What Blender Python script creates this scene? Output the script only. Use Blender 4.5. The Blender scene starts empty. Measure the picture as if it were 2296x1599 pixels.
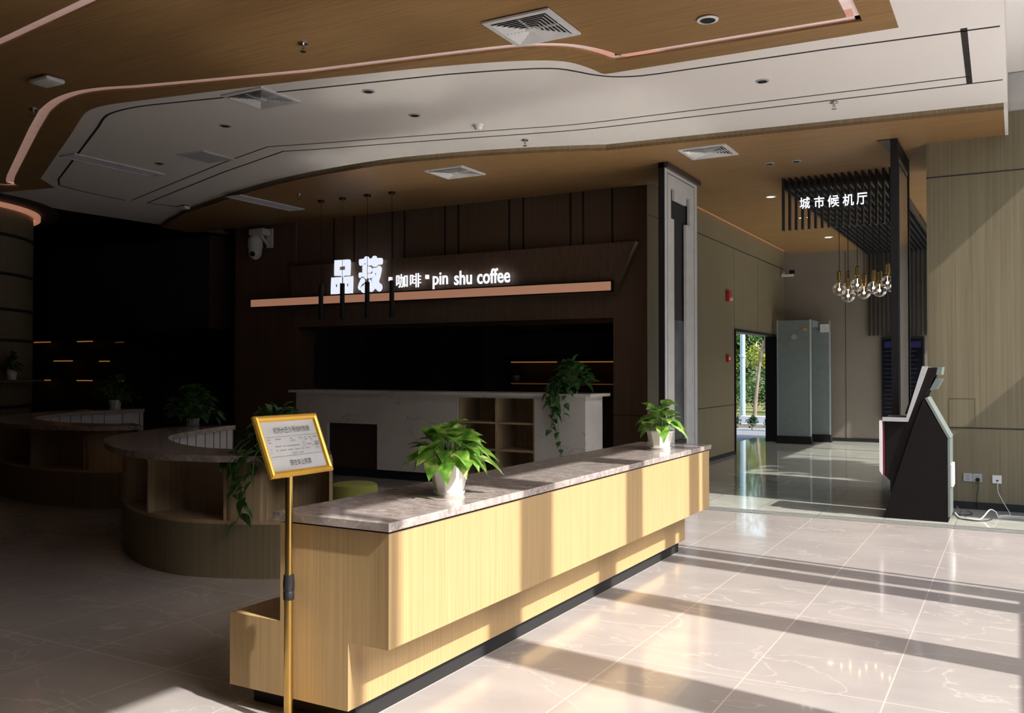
import bpy, bmesh, math, random
from mathutils import Vector, Matrix
PI = math.pi
S = bpy.context.scene
COL = S.collection
random.seed(7)

# ---------------------------------------------------------------- camera, sky, sun, exposure
H_CAM = 1.45
YAW = math.radians(29.27)
cam_d = bpy.data.cameras.new('camera')
cam_d.sensor_fit = 'HORIZONTAL'; cam_d.sensor_width = 36.0
cam_d.lens = 36.0 * 2020.0 / 2296.0
cam_d.clip_start = 0.05; cam_d.clip_end = 400
cam = bpy.data.objects.new('camera', cam_d); COL.objects.link(cam)
cam.location = (0, 0, H_CAM)
cam.rotation_euler = (PI/2 + math.atan(29.5/2020.0), 0, YAW)
S.camera = cam

SUN_DIR = Vector((1.0, -0.155, 0.97)).normalized()      # towards the sun
w = bpy.data.worlds.new('sky'); S.world = w; w.use_nodes = True
nt = w.node_tree; nt.nodes.clear()
sky = nt.nodes.new('ShaderNodeTexSky'); sky.sky_type = 'NISHITA'; sky.sun_disc = False
sky.sun_elevation = math.asin(SUN_DIR.z); sky.sun_rotation = math.atan2(SUN_DIR.x, SUN_DIR.y)
sky.altitude = 20; sky.air_density = 1.2; sky.dust_density = 2.5; sky.ozone_density = 1.0
bg = nt.nodes.new('ShaderNodeBackground'); bg.inputs[1].default_value = 0.48
wo = nt.nodes.new('ShaderNodeOutputWorld')
nt.links.new(sky.outputs[0], bg.inputs[0]); nt.links.new(bg.outputs[0], wo.inputs[0])

sun_d = bpy.data.lights.new('sun', 'SUN'); sun_d.energy = 6.9; sun_d.angle = math.radians(0.7)
sun_d.color = (1.0, 0.96, 0.905)
sun = bpy.data.objects.new('sun', sun_d); COL.objects.link(sun)
sun.location = (30, -5, 30); sun.rotation_euler = SUN_DIR.to_track_quat('Z', 'Y').to_euler()

S.view_settings.view_transform = 'Standard'; S.view_settings.look = 'None'
S.view_settings.exposure = 0.24; S.view_settings.gamma = 1.0; S.view_settings.use_curve_mapping = False
S.cycles.blur_glossy = 0.0
S.cycles.sample_clamp_indirect = 0.0
S.cycles.diffuse_bounces = 3

# ---------------------------------------------------------------- materials
def new_mat(name):
    m = bpy.data.materials.new(name); m.use_nodes = True
    n = m.node_tree.nodes; l = m.node_tree.links
    return m, n, l, n['Principled BSDF']

def mat(name, col, rough=0.6, metal=0.0, emit=None, es=0.0, spec=0.5, var=0.06, vs=8.0):
    m, n, l, b = new_mat(name)
    b.inputs['Roughness'].default_value = rough; b.inputs['Metallic'].default_value = metal
    b.inputs['Specular IOR Level'].default_value = spec
    b.inputs['Base Color'].default_value = (*col, 1)
    if var:
        tc = n.new('ShaderNodeTexCoord'); no = n.new('ShaderNodeTexNoise')
        no.inputs['Scale'].default_value = vs; no.inputs['Detail'].default_value = 3
        l.new(tc.outputs['Object'], no.inputs['Vector'])
        r = n.new('ShaderNodeValToRGB')
        r.color_ramp.elements[0].position = 0.3; r.color_ramp.elements[1].position = 0.7
        r.color_ramp.elements[0].color = (*[c*(1-var) for c in col], 1)
        r.color_ramp.elements[1].color = (*[min(1, c*(1+var)) for c in col], 1)
        l.new(no.outputs['Fac'], r.inputs[0]); l.new(r.outputs[0], b.inputs['Base Color'])
    if emit:
        b.inputs['Emission Color'].default_value = (*emit, 1); b.inputs['Emission Strength'].default_value = es
    return m

def wood(name, dark, light, scale, rough=0.45, spec=0.35):
    """straight-grained veneer; scale = noise frequency along x, y, z (small along the grain)"""
    m, n, l, b = new_mat(name)
    tc = n.new('ShaderNodeTexCoord'); mp = n.new('ShaderNodeMapping')
    mp.inputs['Scale'].default_value = scale
    l.new(tc.outputs['Object'], mp.inputs['Vector'])
    a = n.new('ShaderNodeTexNoise'); a.inputs['Scale'].default_value = 1.0; a.inputs['Detail'].default_value = 5
    a.inputs['Roughness'].default_value = 0.65
    l.new(mp.outputs[0], a.inputs['Vector'])
    r = n.new('ShaderNodeValToRGB')
    r.color_ramp.elements[0].position = 0.34; r.color_ramp.elements[1].position = 0.66
    r.color_ramp.elements[0].color = (*dark, 1); r.color_ramp.elements[1].color = (*light, 1)
    l.new(a.outputs['Fac'], r.inputs[0])
    l.new(r.outputs[0], b.inputs['Base Color'])
    b.inputs['Roughness'].default_value = rough; b.inputs['Specular IOR Level'].default_value = spec
    return m

def marble(name, base, dark, vein, scale=2.0, stretch=(1, 1, 1), rough=0.12, vw=0.03, tile=None, spec=0.5, bump=0.0, ior=1.5, coat=0.0):
    m, n, l, b = new_mat(name)
    tc = n.new('ShaderNodeTexCoord'); mp = n.new('ShaderNodeMapping'); mp.inputs['Scale'].default_value = stretch
    l.new(tc.outputs['Object'], mp.inputs['Vector'])
    big = n.new('ShaderNodeTexNoise'); big.inputs['Scale'].default_value = scale; big.inputs['Detail'].default_value = 6
    big.inputs['Roughness'].default_value = 0.6
    l.new(mp.outputs[0], big.inputs['Vector'])
    r = n.new('ShaderNodeValToRGB')
    r.color_ramp.elements[0].position = 0.33; r.color_ramp.elements[1].position = 0.67
    r.color_ramp.elements[0].color = (*dark, 1); r.color_ramp.elements[1].color = (*base, 1)
    l.new(big.outputs['Fac'], r.inputs[0])
    ve = n.new('ShaderNodeTexNoise'); ve.inputs['Scale'].default_value = scale*0.8; ve.inputs['Detail'].default_value = 7
    ve.inputs['Distortion'].default_value = 0.7
    l.new(mp.outputs[0], ve.inputs['Vector'])
    r2 = n.new('ShaderNodeValToRGB'); cr = r2.color_ramp
    cr.elements[0].position = 0.5-vw; cr.elements[0].color = (0, 0, 0, 1)
    cr.elements[1].position = 0.5+vw; cr.elements[1].color = (0, 0, 0, 1)
    e = cr.elements.new(0.5); e.color = (1, 1, 1, 1)
    l.new(ve.outputs['Fac'], r2.inputs[0])
    mx = n.new('ShaderNodeMix'); mx.data_type = 'RGBA'
    l.new(r2.outputs[0], mx.inputs['Factor']); l.new(r.outputs[0], mx.inputs['A']); mx.inputs['B'].default_value = (*vein, 1)
    out = mx.outputs['Result']
    if tile:
        tw, th, ox, oy, mort, gcol = tile
        mp2 = n.new('ShaderNodeMapping'); mp2.inputs['Location'].default_value = (-ox, -oy, 0)
        l.new(tc.outputs['Object'], mp2.inputs['Vector'])
        br = n.new('ShaderNodeTexBrick'); br.offset = 0.0
        br.inputs['Scale'].default_value = 1.0; br.inputs['Mortar Size'].default_value = mort
        br.inputs['Mortar Smooth'].default_value = 0.1
        br.inputs['Brick Width'].default_value = tw; br.inputs['Row Height'].default_value = th
        br.inputs['Color1'].default_value = (0.93, 0.93, 0.93, 1); br.inputs['Color2'].default_value = (1, 1, 1, 1)
        br.inputs['Mortar'].default_value = (1, 1, 1, 1)
        l.new(mp2.outputs[0], br.inputs['Vector'])
        mu = n.new('ShaderNodeMix'); mu.data_type = 'RGBA'; mu.blend_type = 'MULTIPLY'; mu.inputs['Factor'].default_value = 1
        l.new(out, mu.inputs['A']); l.new(br.outputs['Color'], mu.inputs['B'])
        m3 = n.new('ShaderNodeMix'); m3.data_type = 'RGBA'
        l.new(br.outputs['Fac'], m3.inputs['Factor']); l.new(mu.outputs['Result'], m3.inputs['A']); m3.inputs['B'].default_value = (*gcol, 1)
        out = m3.outputs['Result']
    l.new(out, b.inputs['Base Color'])
    b.inputs['Roughness'].default_value = rough; b.inputs['Specular IOR Level'].default_value = spec
    b.inputs['IOR'].default_value = ior
    b.inputs['Coat Weight'].default_value = coat; b.inputs['Coat Roughness'].default_value = 0.035
    if bump:
        bn = n.new('ShaderNodeTexNoise'); bn.inputs['Scale'].default_value = 2.6; bn.inputs['Detail'].default_value = 2
        mpb = n.new('ShaderNodeMapping'); mpb.inputs['Scale'].default_value = (0.5, 1.8, 1)
        l.new(tc.outputs['Object'], mpb.inputs['Vector']); l.new(mpb.outputs[0], bn.inputs['Vector'])
        bu = n.new('ShaderNodeBump'); bu.inputs['Strength'].default_value = bump; bu.inputs['Distance'].default_value = 0.02
        l.new(bn.outputs['Fac'], bu.inputs['Height']); l.new(bu.outputs[0], b.inputs['Normal'])
    return m

def leafmat(name, c1, c2, c3, transl=0.35, scale=18.0, rough=0.4):
    m = bpy.data.materials.new(name); m.use_nodes = True
    n = m.node_tree.nodes; l = m.node_tree.links; n.clear()
    tc = n.new('ShaderNodeTexCoord'); no = n.new('ShaderNodeTexNoise'); no.inputs['Scale'].default_value = scale
    no.inputs['Detail'].default_value = 3
    l.new(tc.outputs['Object'], no.inputs['Vector'])
    r = n.new('ShaderNodeValToRGB'); cr = r.color_ramp
    cr.elements[0].position = 0.36; cr.elements[0].color = (*c1, 1)
    cr.elements[1].position = 0.72; cr.elements[1].color = (*c3, 1)
    e = cr.elements.new(0.55); e.color = (*c2, 1)
    l.new(no.outputs['Fac'], r.inputs[0])
    p = n.new('ShaderNodeBsdfPrincipled'); p.inputs['Roughness'].default_value = rough
    l.new(r.outputs[0], p.inputs['Base Color'])
    t = n.new('ShaderNodeBsdfTranslucent'); l.new(r.outputs[0], t.inputs['Color'])
    mx = n.new('ShaderNodeMixShader'); mx.inputs[0].default_value = transl
    l.new(p.outputs[0], mx.inputs[1]); l.new(t.outputs[0], mx.inputs[2])
    o = n.new('ShaderNodeOutputMaterial'); l.new(mx.outputs[0], o.inputs['Surface'])
    return m

M = {}
M['floor'] = marble('polished_stone_tile', (0.455, 0.415, 0.395), (0.385, 0.35, 0.335), (0.53, 0.485, 0.455), scale=1.6, stretch=(0.8, 1.5, 1),
                    rough=0.15, vw=0.008, tile=(0.615, 1.23, -0.515, 3.01, 0.0035, (0.62, 0.55, 0.48)), spec=0.5, bump=0.0, ior=2.0, coat=0.4)
M['floor_hall'] = marble('hall_floor_stone', (0.40, 0.41, 0.36), (0.33, 0.34, 0.30), (0.46, 0.46, 0.42), scale=1.2, stretch=(0.8, 2.0, 1),
                    rough=0.06, vw=0.02, tile=(0.615, 1.23, -0.515, 3.01, 0.0035, (0.2, 0.2, 0.18)), spec=0.5)
M['wood_counter'] = wood('light_oak_veneer', (0.37, 0.248, 0.116), (0.46, 0.325, 0.16), (95, 95, 1.0), spec=0.25)
M['wood_wall'] = wood('oak_wall_veneer', (0.165, 0.137, 0.082), (0.225, 0.19, 0.118), (50, 50, 0.6), spec=0.3)
M['wood_dark'] = wood('brown_wall_veneer', (0.135, 0.085, 0.055), (0.185, 0.12, 0.08), (50, 50, 0.6), spec=0.3)
M['wood_ceil'] = wood('oak_ceiling_veneer', (0.245, 0.142, 0.060), (0.345, 0.205, 0.088), (1.2, 45, 45), rough=0.45, spec=0.12)
M['wood_edge'] = wood('soffit_edge_veneer', (0.40, 0.31, 0.19), (0.54, 0.43, 0.27), (50, 50, 0.6))
M['wood_shelf'] = wood('shelf_veneer', (0.36, 0.27, 0.16), (0.47, 0.36, 0.22), (45, 45, 0.9))
M['hall_panel'] = mat('hall_wall_panel', (0.24, 0.21, 0.175), 0.5, var=0.05, vs=1.5)
M['white_ceil'] = mat('white_ceiling_paint', (0.80, 0.76, 0.71), 0.85, var=0.015, vs=0.6)
M['white'] = mat('white_plastic', (0.72, 0.71, 0.69), 0.45)
M['white_metal'] = mat('white_painted_metal', (0.66, 0.65, 0.64), 0.4)
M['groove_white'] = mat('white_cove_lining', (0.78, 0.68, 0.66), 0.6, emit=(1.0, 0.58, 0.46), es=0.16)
M['shadow_gap'] = mat('black_shadow_gap', (0.02, 0.018, 0.016), 0.7)
M['black'] = mat('black_metal', (0.014, 0.014, 0.015), 0.45, spec=0.25)
M['black_matte'] = mat('black_matte', (0.012, 0.012, 0.013), 0.7)
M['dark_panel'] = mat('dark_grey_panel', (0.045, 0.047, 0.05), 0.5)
M['counter_marble'] = marble('brown_grey_marble', (0.41, 0.355, 0.33), (0.23, 0.195, 0.18), (0.54, 0.46, 0.41), scale=15, stretch=(0.7, 1.5, 1), rough=0.1, vw=0.025)
M['white_marble'] = marble('white_marble', (0.66, 0.64, 0.61), (0.58, 0.56, 0.53), (0.42, 0.40, 0.38), scale=1.3, rough=0.2, vw=0.006)
M['white_panel'] = mat('white_panel', (0.55, 0.55, 0.56), 0.4)
M['grey_panel'] = mat('grey_white_panel', (0.50, 0.485, 0.455), 0.5)
M['portal_white'] = mat('white_portal_face', (0.66, 0.65, 0.62), 0.5)
M['dark_gloss'] = mat('glossy_grey_panel', (0.10, 0.105, 0.10), 0.15)
M['concrete'] = mat('grey_recess_board', (0.10, 0.105, 0.11), 0.8, var=0.35, vs=3)
M['gold'] = mat('gold_frame', (0.80, 0.47, 0.07), 0.33, 0.55)
M['brass'] = mat('brushed_brass', (0.66, 0.43, 0.13), 0.28, 1.0)
M['lamp_brass'] = mat('polished_brass', (0.72, 0.52, 0.20), 0.2, 1.0)
M['paper'] = mat('white_paper', (0.90, 0.91, 0.92), 0.12, var=0.01)
M['ink'] = mat('black_ink', (0.03, 0.03, 0.035), 0.6, var=0)
M['grey_ink'] = mat('grey_ink', (0.16, 0.16, 0.18), 0.6, var=0)
M['rubber'] = mat('black_rubber', (0.013, 0.013, 0.015), 0.5, spec=0.3)
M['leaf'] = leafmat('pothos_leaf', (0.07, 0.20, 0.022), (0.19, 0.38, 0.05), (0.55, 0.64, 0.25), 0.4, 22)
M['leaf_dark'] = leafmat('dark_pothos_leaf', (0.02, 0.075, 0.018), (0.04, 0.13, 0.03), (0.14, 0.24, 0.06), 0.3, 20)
M['stem'] = mat('green_stem', (0.10, 0.19, 0.04), 0.6)
M['soil'] = mat('dark_soil', (0.035, 0.022, 0.014), 0.9)
M['pot'] = mat('white_glazed_pot', (0.80, 0.77, 0.72), 0.25)
M['green_cloth'] = mat('olive_green_fabric', (0.23, 0.24, 0.055), 0.9, var=0.1, vs=60)
M['red'] = mat('red_alarm_box', (0.50, 0.025, 0.03), 0.4)
M['cable_white'] = mat('white_cable', (0.70, 0.69, 0.66), 0.5)
M['cable_black'] = mat('black_cable', (0.03, 0.03, 0.025), 0.5)
M['gate'] = mat('grey_gate_panel', (0.20, 0.235, 0.235), 0.4)
M['gate_edge'] = mat('pale_gate_edge', (0.42, 0.50, 0.52), 0.3, 0.3)
M['kiosk'] = mat('kiosk_dark_brown', (0.012, 0.010, 0.010), 0.7, spec=0.06)
M['kiosk_trim'] = mat('kiosk_grey_trim', (0.40, 0.40, 0.40), 0.35)
M['kiosk_white'] = mat('kiosk_white_trim', (0.72, 0.70, 0.70), 0.35)
M['kiosk_back'] = mat('kiosk_back_cover', (0.15, 0.18, 0.17), 0.4)
M['hatch_line'] = mat('hatch_joint', (0.10, 0.085, 0.05), 0.7)
M['kiosk_red'] = mat('kiosk_dark_red', (0.09, 0.008, 0.018), 0.4)
M['glow_letter'] = mat('white_lit_letter', (0.9, 0.93, 1), 0.4, emit=(0.86, 0.90, 1.0), es=1.0, var=0)
M['glow_letter_soft'] = mat('white_lit_logo', (0.9, 0.93, 1), 0.4, emit=(0.80, 0.86, 1.0), es=0.82, var=0)
M['glow_strip'] = mat('warm_diffuser', (0.55, 0.40, 0.32), 0.4, emit=(1.0, 0.46, 0.27), es=0.24, var=0)
M['glow_cove'] = mat('warm_cove_led', (0.5, 0.35, 0.28), 0.4, emit=(1.0, 0.42, 0.25), es=0.28, var=0)
M['glow_orange'] = mat('orange_cove_led', (0.4, 0.25, 0.15), 0.4, emit=(1.0, 0.30, 0.08), es=0.16, var=0)
M['glow_shelf'] = mat('amber_shelf_led', (0.4, 0.25, 0.1), 0.4, emit=(1.0, 0.42, 0.07), es=0.20, var=0)
M['glow_shelf_dim'] = mat('dim_amber_shelf_led', (0.4, 0.25, 0.1), 0.4, emit=(1.0, 0.36, 0.05), es=0.05, var=0)
M['glow_lamp'] = mat('lit_lamp', (1, 0.95, 0.9), 0.4, emit=(1.0, 0.86, 0.70), es=9.0, var=0)
M['filament'] = mat('lit_filament', (1, 0.8, 0.6), 0.4, emit=(1.0, 0.66, 0.38), es=10.0, var=0)
M['screen'] = mat('dark_screen', (0.006, 0.006, 0.010), 0.15, var=0)
M['screen_head'] = mat('screen_blue_header', (0.01, 0.01, 0.02), 0.2, emit=(0.10, 0.10, 0.55), es=0.05, var=0)
M['screen_row'] = mat('screen_row', (0.01, 0.01, 0.02), 0.2, emit=(0.35, 0.45, 0.6), es=0.02, var=0)
M['trim_brown'] = mat('dark_brown_trim', (0.05, 0.03, 0.022), 0.4)
M['hallslat'] = mat('black_slat', (0.022, 0.022, 0.023), 0.4)
M['slot_vent'] = mat('grey_vent_bar', (0.50, 0.50, 0.53), 0.5)
M['vent_dark'] = mat('vent_inside', (0.01, 0.01, 0.01), 0.9, var=0)
M['chrome'] = mat('chrome', (0.6, 0.6, 0.6), 0.25, 1.0)
M['facade'] = mat('grey_aluminium', (0.18, 0.18, 0.19), 0.4, 0.4)
M['asphalt'] = mat('pale_road', (0.12, 0.13, 0.15), 0.9)
M['paving'] = mat('grey_paving', (0.16, 0.16, 0.16), 0.8)
M['bounce_paving'] = mat('pale_bounce_paving', (0.82, 0.79, 0.74), 0.9)  # unseen ground, made pale to throw light up at the ceiling
M['kerb'] = mat('pale_kerb', (0.36, 0.33, 0.29), 0.8)
M['grass'] = mat('dry_grass', (0.12, 0.125, 0.022), 0.9, var=0.5, vs=3)
M['bark'] = mat('tree_bark', (0.22, 0.17, 0.12), 0.9, var=0.3, vs=6)
M['pole'] = mat('pale_blue_pole', (0.30, 0.40, 0.44), 0.35)
M['tree_leaf'] = leafmat('tree_leaf', (0.03, 0.08, 0.014), (0.06, 0.14, 0.025), (0.16, 0.23, 0.05), 0.35, 3.0, 0.6)
M['tree_leaf_yellow'] = leafmat('yellow_tree_leaf', (0.13, 0.17, 0.012), (0.24, 0.26, 0.02), (0.36, 0.35, 0.035), 0.35, 3.0, 0.6)
M['tree_leaf_deep'] = leafmat('deep_tree_leaf', (0.015, 0.045, 0.012), (0.03, 0.08, 0.018), (0.09, 0.15, 0.04), 0.35, 2.5, 0.6)
M['flower'] = mat('red_flower', (0.5, 0.03, 0.015), 0.6)
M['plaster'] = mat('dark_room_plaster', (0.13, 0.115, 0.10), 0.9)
def glassmat():
    m = bpy.data.materials.new('clear_glass'); m.use_nodes = True
    n = m.node_tree.nodes; l = m.node_tree.links; n.clear()
    t = n.new('ShaderNodeBsdfTransparent'); t.inputs[0].default_value = (0.96, 0.95, 0.92, 1)
    g = n.new('ShaderNodeBsdfGlossy'); g.inputs['Roughness'].default_value = 0.03
    lw = n.new('ShaderNodeLayerWeight'); lw.inputs[0].default_value = 0.35
    mx = n.new('ShaderNodeMixShader'); l.new(lw.outputs['Facing'], mx.inputs[0])
    l.new(t.outputs[0], mx.inputs[1]); l.new(g.outputs[0], mx.inputs[2])
    o = n.new('ShaderNodeOutputMaterial'); l.new(mx.outputs[0], o.inputs['Surface'])
    return m
M['glass'] = glassmat()

# ---------------------------------------------------------------- mesh helpers
def link(name, bm, m, parent=None, smooth=False):
    bmesh.ops.recalc_face_normals(bm, faces=bm.faces[:])
    me = bpy.data.meshes.new(name); bm.to_mesh(me); bm.free()
    ms = m if isinstance(m, (list, tuple)) else [m]
    for x in ms: me.materials.append(M[x] if isinstance(x, str) else x)
    if smooth:
        for p in me.polygons: p.use_smooth = True
        if hasattr(me, 'set_sharp_from_angle'): me.set_sharp_from_angle(angle=math.radians(38))
    o = bpy.data.objects.new(name, me); COL.objects.link(o)
    if parent: o.parent = parent
    return o

def box(bm, x0, x1, y0, y1, z0, z1, mi=0, bev=0.0):
    if x0 > x1: x0, x1 = x1, x0
    if y0 > y1: y0, y1 = y1, y0
    v = [bm.verts.new(p) for p in [(x0, y0, z0), (x1, y0, z0), (x1, y1, z0), (x0, y1, z0), (x0, y0, z1), (x1, y0, z1), (x1, y1, z1), (x0, y1, z1)]]
    fs = [bm.faces.new([v[i] for i in q]) for q in [(0, 3, 2, 1), (4, 5, 6, 7), (0, 1, 5, 4), (1, 2, 6, 5), (2, 3, 7, 6), (3, 0, 4, 7)]]
    for f in fs: f.material_index = mi
    if bev > 0:
        es = list({e for f in fs for e in f.edges})
        r = bmesh.ops.bevel(bm, geom=es, offset=bev, segments=2, affect='EDGES', profile=0.5)
        for f in r['faces']: f.material_index = mi
    return v

def BX(name, m, x0, x1, y0, y1, z0, z1, parent=None, bev=0.0):
    bm = bmesh.new(); box(bm, x0, x1, y0, y1, z0, z1, 0, bev); return link(name, bm, m, parent)

def prism(bm, pts, axis, a, b, mi=0):
    """extrude a 2D outline: axis 'x' -> pts are (y,z), 'y' -> (x,z), 'z' -> (x,y)"""
    def P(p, t): return {'x': (t, p[0], p[1]), 'y': (p[0], t, p[1]), 'z': (p[0], p[1], t)}[axis]
    v0 = [bm.verts.new(P(p, a)) for p in pts]; v1 = [bm.verts.new(P(p, b)) for p in pts]
    fs = [bm.faces.new(v0), bm.faces.new(v1)]
    n = len(pts)
    for i in range(n): fs.append(bm.faces.new([v0[i], v0[(i+1) % n], v1[(i+1) % n], v1[i]]))
    for f in fs: f.material_index = mi
    return fs

def lathe(bm, prof, c=(0, 0, 0), n=24, mi=0, caps=True):
    rings = []
    for r, z in prof:
        if r < 1e-6: rings.append([bm.verts.new((c[0], c[1], c[2]+z))])
        else: rings.append([bm.verts.new((c[0]+r*math.cos(2*PI*i/n), c[1]+r*math.sin(2*PI*i/n), c[2]+z)) for i in range(n)])
    fs = []
    for a, b in zip(rings, rings[1:]):
        for i in range(n):
            j = (i+1) % n
            if len(a) == 1 and len(b) == 1: continue
            if len(a) == 1: fs.append(bm.faces.new([a[0], b[i], b[j]]))
            elif len(b) == 1: fs.append(bm.faces.new([a[i], b[0], a[j]]))
            else: fs.append(bm.faces.new([a[i], a[j], b[j], b[i]]))
    if caps:
        for rg in (rings[0], rings[-1]):
            if len(rg) > 1: fs.append(bm.faces.new(rg))
    for f in fs: f.material_index = mi
    return fs

def tube(bm, pts, r, n=8, mi=0):
    pts = [Vector(p) for p in pts]; rs = r if isinstance(r, (list, tuple)) else [r]*len(pts)
    rings = []; prev = None
    for i, p in enumerate(pts):
        d = (pts[min(i+1, len(pts)-1)] - pts[max(i-1, 0)]).normalized()
        u = d.cross(Vector((0, 0, 1)) if abs(d.z) < 0.95 else Vector((1, 0, 0))) if prev is None else prev - d*prev.dot(d)
        if u.length < 1e-6: u = d.orthogonal()
        u.normalize(); prev = u; v = d.cross(u)
        rings.append([bm.verts.new(p + (u*math.cos(2*PI*k/n) + v*math.sin(2*PI*k/n))*rs[i]) for k in range(n)])
    for a, b in zip(rings, rings[1:]):
        for k in range(n):
            f = bm.faces.new([a[k], a[(k+1) % n], b[(k+1) % n], b[k]]); f.material_index = mi
    for rg in (rings[0], rings[-1]):
        f = bm.faces.new(rg); f.material_index = mi

def spline(pts, n=8, closed=False):
    P = [Vector(p) for p in pts]; out = []; L = len(P)
    rng = range(L) if closed else range(L-1)
    for i in rng:
        p0 = P[(i-1) % L] if closed or i > 0 else P[0]; p1 = P[i]; p2 = P[(i+1) % L]
        p3 = P[(i+2) % L] if closed or i+2 < L else P[-1]
        for k in range(n):
            t = k/n
            out.append(0.5*((2*p1) + (p2-p0)*t + (2*p0-5*p1+4*p2-p3)*t*t + (3*p1-p0-3*p2+p3)*t**3))
    if not closed: out.append(P[-1])
    return out

def offset2(pts, d, closed=False):
    """offset a 2D polyline to its left by d (with miter)"""
    P = [Vector((p[0], p[1])) for p in pts]; n = len(P); out = []
    for i in range(n):
        a = P[(i-1) % n] if closed or i > 0 else None
        b = P[(i+1) % n] if closed or i < n-1 else None
        ds = []
        if a is not None: ds.append((P[i]-a).normalized())
        if b is not None: ds.append((b-P[i]).normalized())
        ns = [Vector((-t.y, t.x)) for t in ds]
        m = sum(ns, Vector((0, 0))); 
        if m.length < 1e-6: m = ns[0]
        m.normalize()
        k = max(0.35, m.dot(ns[0]))
        out.append(P[i] + m*(d/k))
    return out

def flat(name, loops, z0, z1, m, parent=None):
    """solid slab between z0 and z1 with outline loops[0] and holes loops[1:]"""
    cu = bpy.data.curves.new('tmp', 'CURVE'); cu.dimensions = '2D'; cu.fill_mode = 'BOTH'; cu.extrude = (z1-z0)/2
    for lp in loops:
        sp = cu.splines.new('POLY'); sp.points.add(len(lp)-1); sp.use_cyclic_u = True
        for q, p in zip(sp.points, lp): q.co = (p[0], p[1], 0, 1)
    o = bpy.data.objects.new('tmp', cu); COL.objects.link(o)
    bpy.context.view_layer.update()
    me = bpy.data.meshes.new_from_object(o.evaluated_get(bpy.context.evaluated_depsgraph_get()))
    bpy.data.objects.remove(o); bpy.data.curves.remove(cu)
    me.transform(Matrix.Translation((0, 0, (z0+z1)/2)))
    me.materials.clear(); me.materials.append(M[m]); me.name = name
    ob = bpy.data.objects.new(name, me); COL.objects.link(ob)
    if parent: ob.parent = parent
    return ob

def strip(bm, line, wdt, z0, z1, mi=0):
    """ribbon of width wdt along a 2D polyline, from z0 to z1"""
    a = offset2(line, wdt/2); b = offset2(line, -wdt/2)
    va = [[bm.verts.new((p.x, p.y, z)) for p in a] for z in (z0, z1)]; vb = [[bm.verts.new((p.x, p.y, z)) for p in b] for z in (z0, z1)]
    for i in range(len(line)-1):
        for q in ([va[0][i], va[0][i+1], vb[0][i+1], vb[0][i]], [va[1][i], vb[1][i], vb[1][i+1], va[1][i+1]],
                  [va[0][i], va[1][i], va[1][i+1], va[0][i+1]], [vb[0][i], vb[0][i+1], vb[1][i+1], vb[1][i]]):
            bm.faces.new(q).material_index = mi
    for i in (0, -1): bm.faces.new([va[0][i], vb[0][i], vb[1][i], va[1][i]])

def text(name, body, size, ext, m, mtx, parent=None, offset=0.0, align='LEFT', sx=1.0, spacing=1.0):
    cu = bpy.data.curves.new('tmp', 'FONT'); cu.body = body; cu.size = size; cu.extrude = ext; cu.offset = offset
    cu.align_x = align; cu.space_character = spacing; cu.resolution_u = 3
    o = bpy.data.objects.new('tmp', cu); COL.objects.link(o)
    bpy.context.view_layer.update()
    me = bpy.data.meshes.new_from_object(o.evaluated_get(bpy.context.evaluated_depsgraph_get()))
    bpy.data.objects.remove(o); bpy.data.curves.remove(cu)
    me.transform(mtx @ Matrix.Diagonal((sx, 1, 1, 1)))
    me.materials.clear(); me.materials.append(M[m]); me.name = name
    ob = bpy.data.objects.new(name, me); COL.objects.link(ob)
    if parent: ob.parent = parent
    return ob

def frame(o, u, v):
    u = Vector(u).normalized(); v = Vector(v).normalized(); n = u.cross(v)
    return Matrix(((u.x, v.x, n.x, o[0]), (u.y, v.y, n.y, o[1]), (u.z, v.z, n.z, o[2]), (0, 0, 0, 1)))

def thing(name, label, cat, loc=(0, 0, 0), group=None, rz=0.0):
    o = bpy.data.objects.new(name, None); COL.objects.link(o); o.empty_display_size = 0.1
    o.location = loc; o.rotation_euler = (0, 0, rz); o['label'] = label; o['category'] = cat
    if group: o['group'] = group
    return o
def tag(o, label, cat, group=None, kind=None):
    o['label'] = label; o['category'] = cat
    if group: o['group'] = group
    if kind: o['kind'] = kind
    return o
def struct(o, label=None):
    o['kind'] = 'structure'
    if label: o['label'] = label
    return o
def copy_tree(o, parent=None):
    c = o.copy(); COL.objects.link(c)
    if parent is not None: c.parent = parent
    for ch in list(o.children): copy_tree(ch, c)
    return c

ZC = 3.93          # white ceiling
ZS = 3.864         # wooden soffit over the shop fronts
XG = 1.15          # glazed side of the building
# ================================================================ SETTING
floor = struct(BX('floor', 'floor', -26, 1.3, -4.2, 9.12, -0.12, 0.0))
BX('hall_floor', 'floor_hall', -4.9, 1.3, 9.12, 19.4, -0.12, 0.0, floor)
BX('shop_floor', 'floor', -26, -4.9, 9.12, 14.7, -0.12, 0.0, floor)
bm = bmesh.new()
for y in (9.14, 9.20, 9.27, 9.33): box(bm, -4.2, 1.1, y, y+0.022, -0.001, 0.003)
link('door_track', bm, 'facade', floor)
BX('paving', 'paving', -9, -4.9, 14.7, 19.4, -0.12, -0.001, floor)

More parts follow.
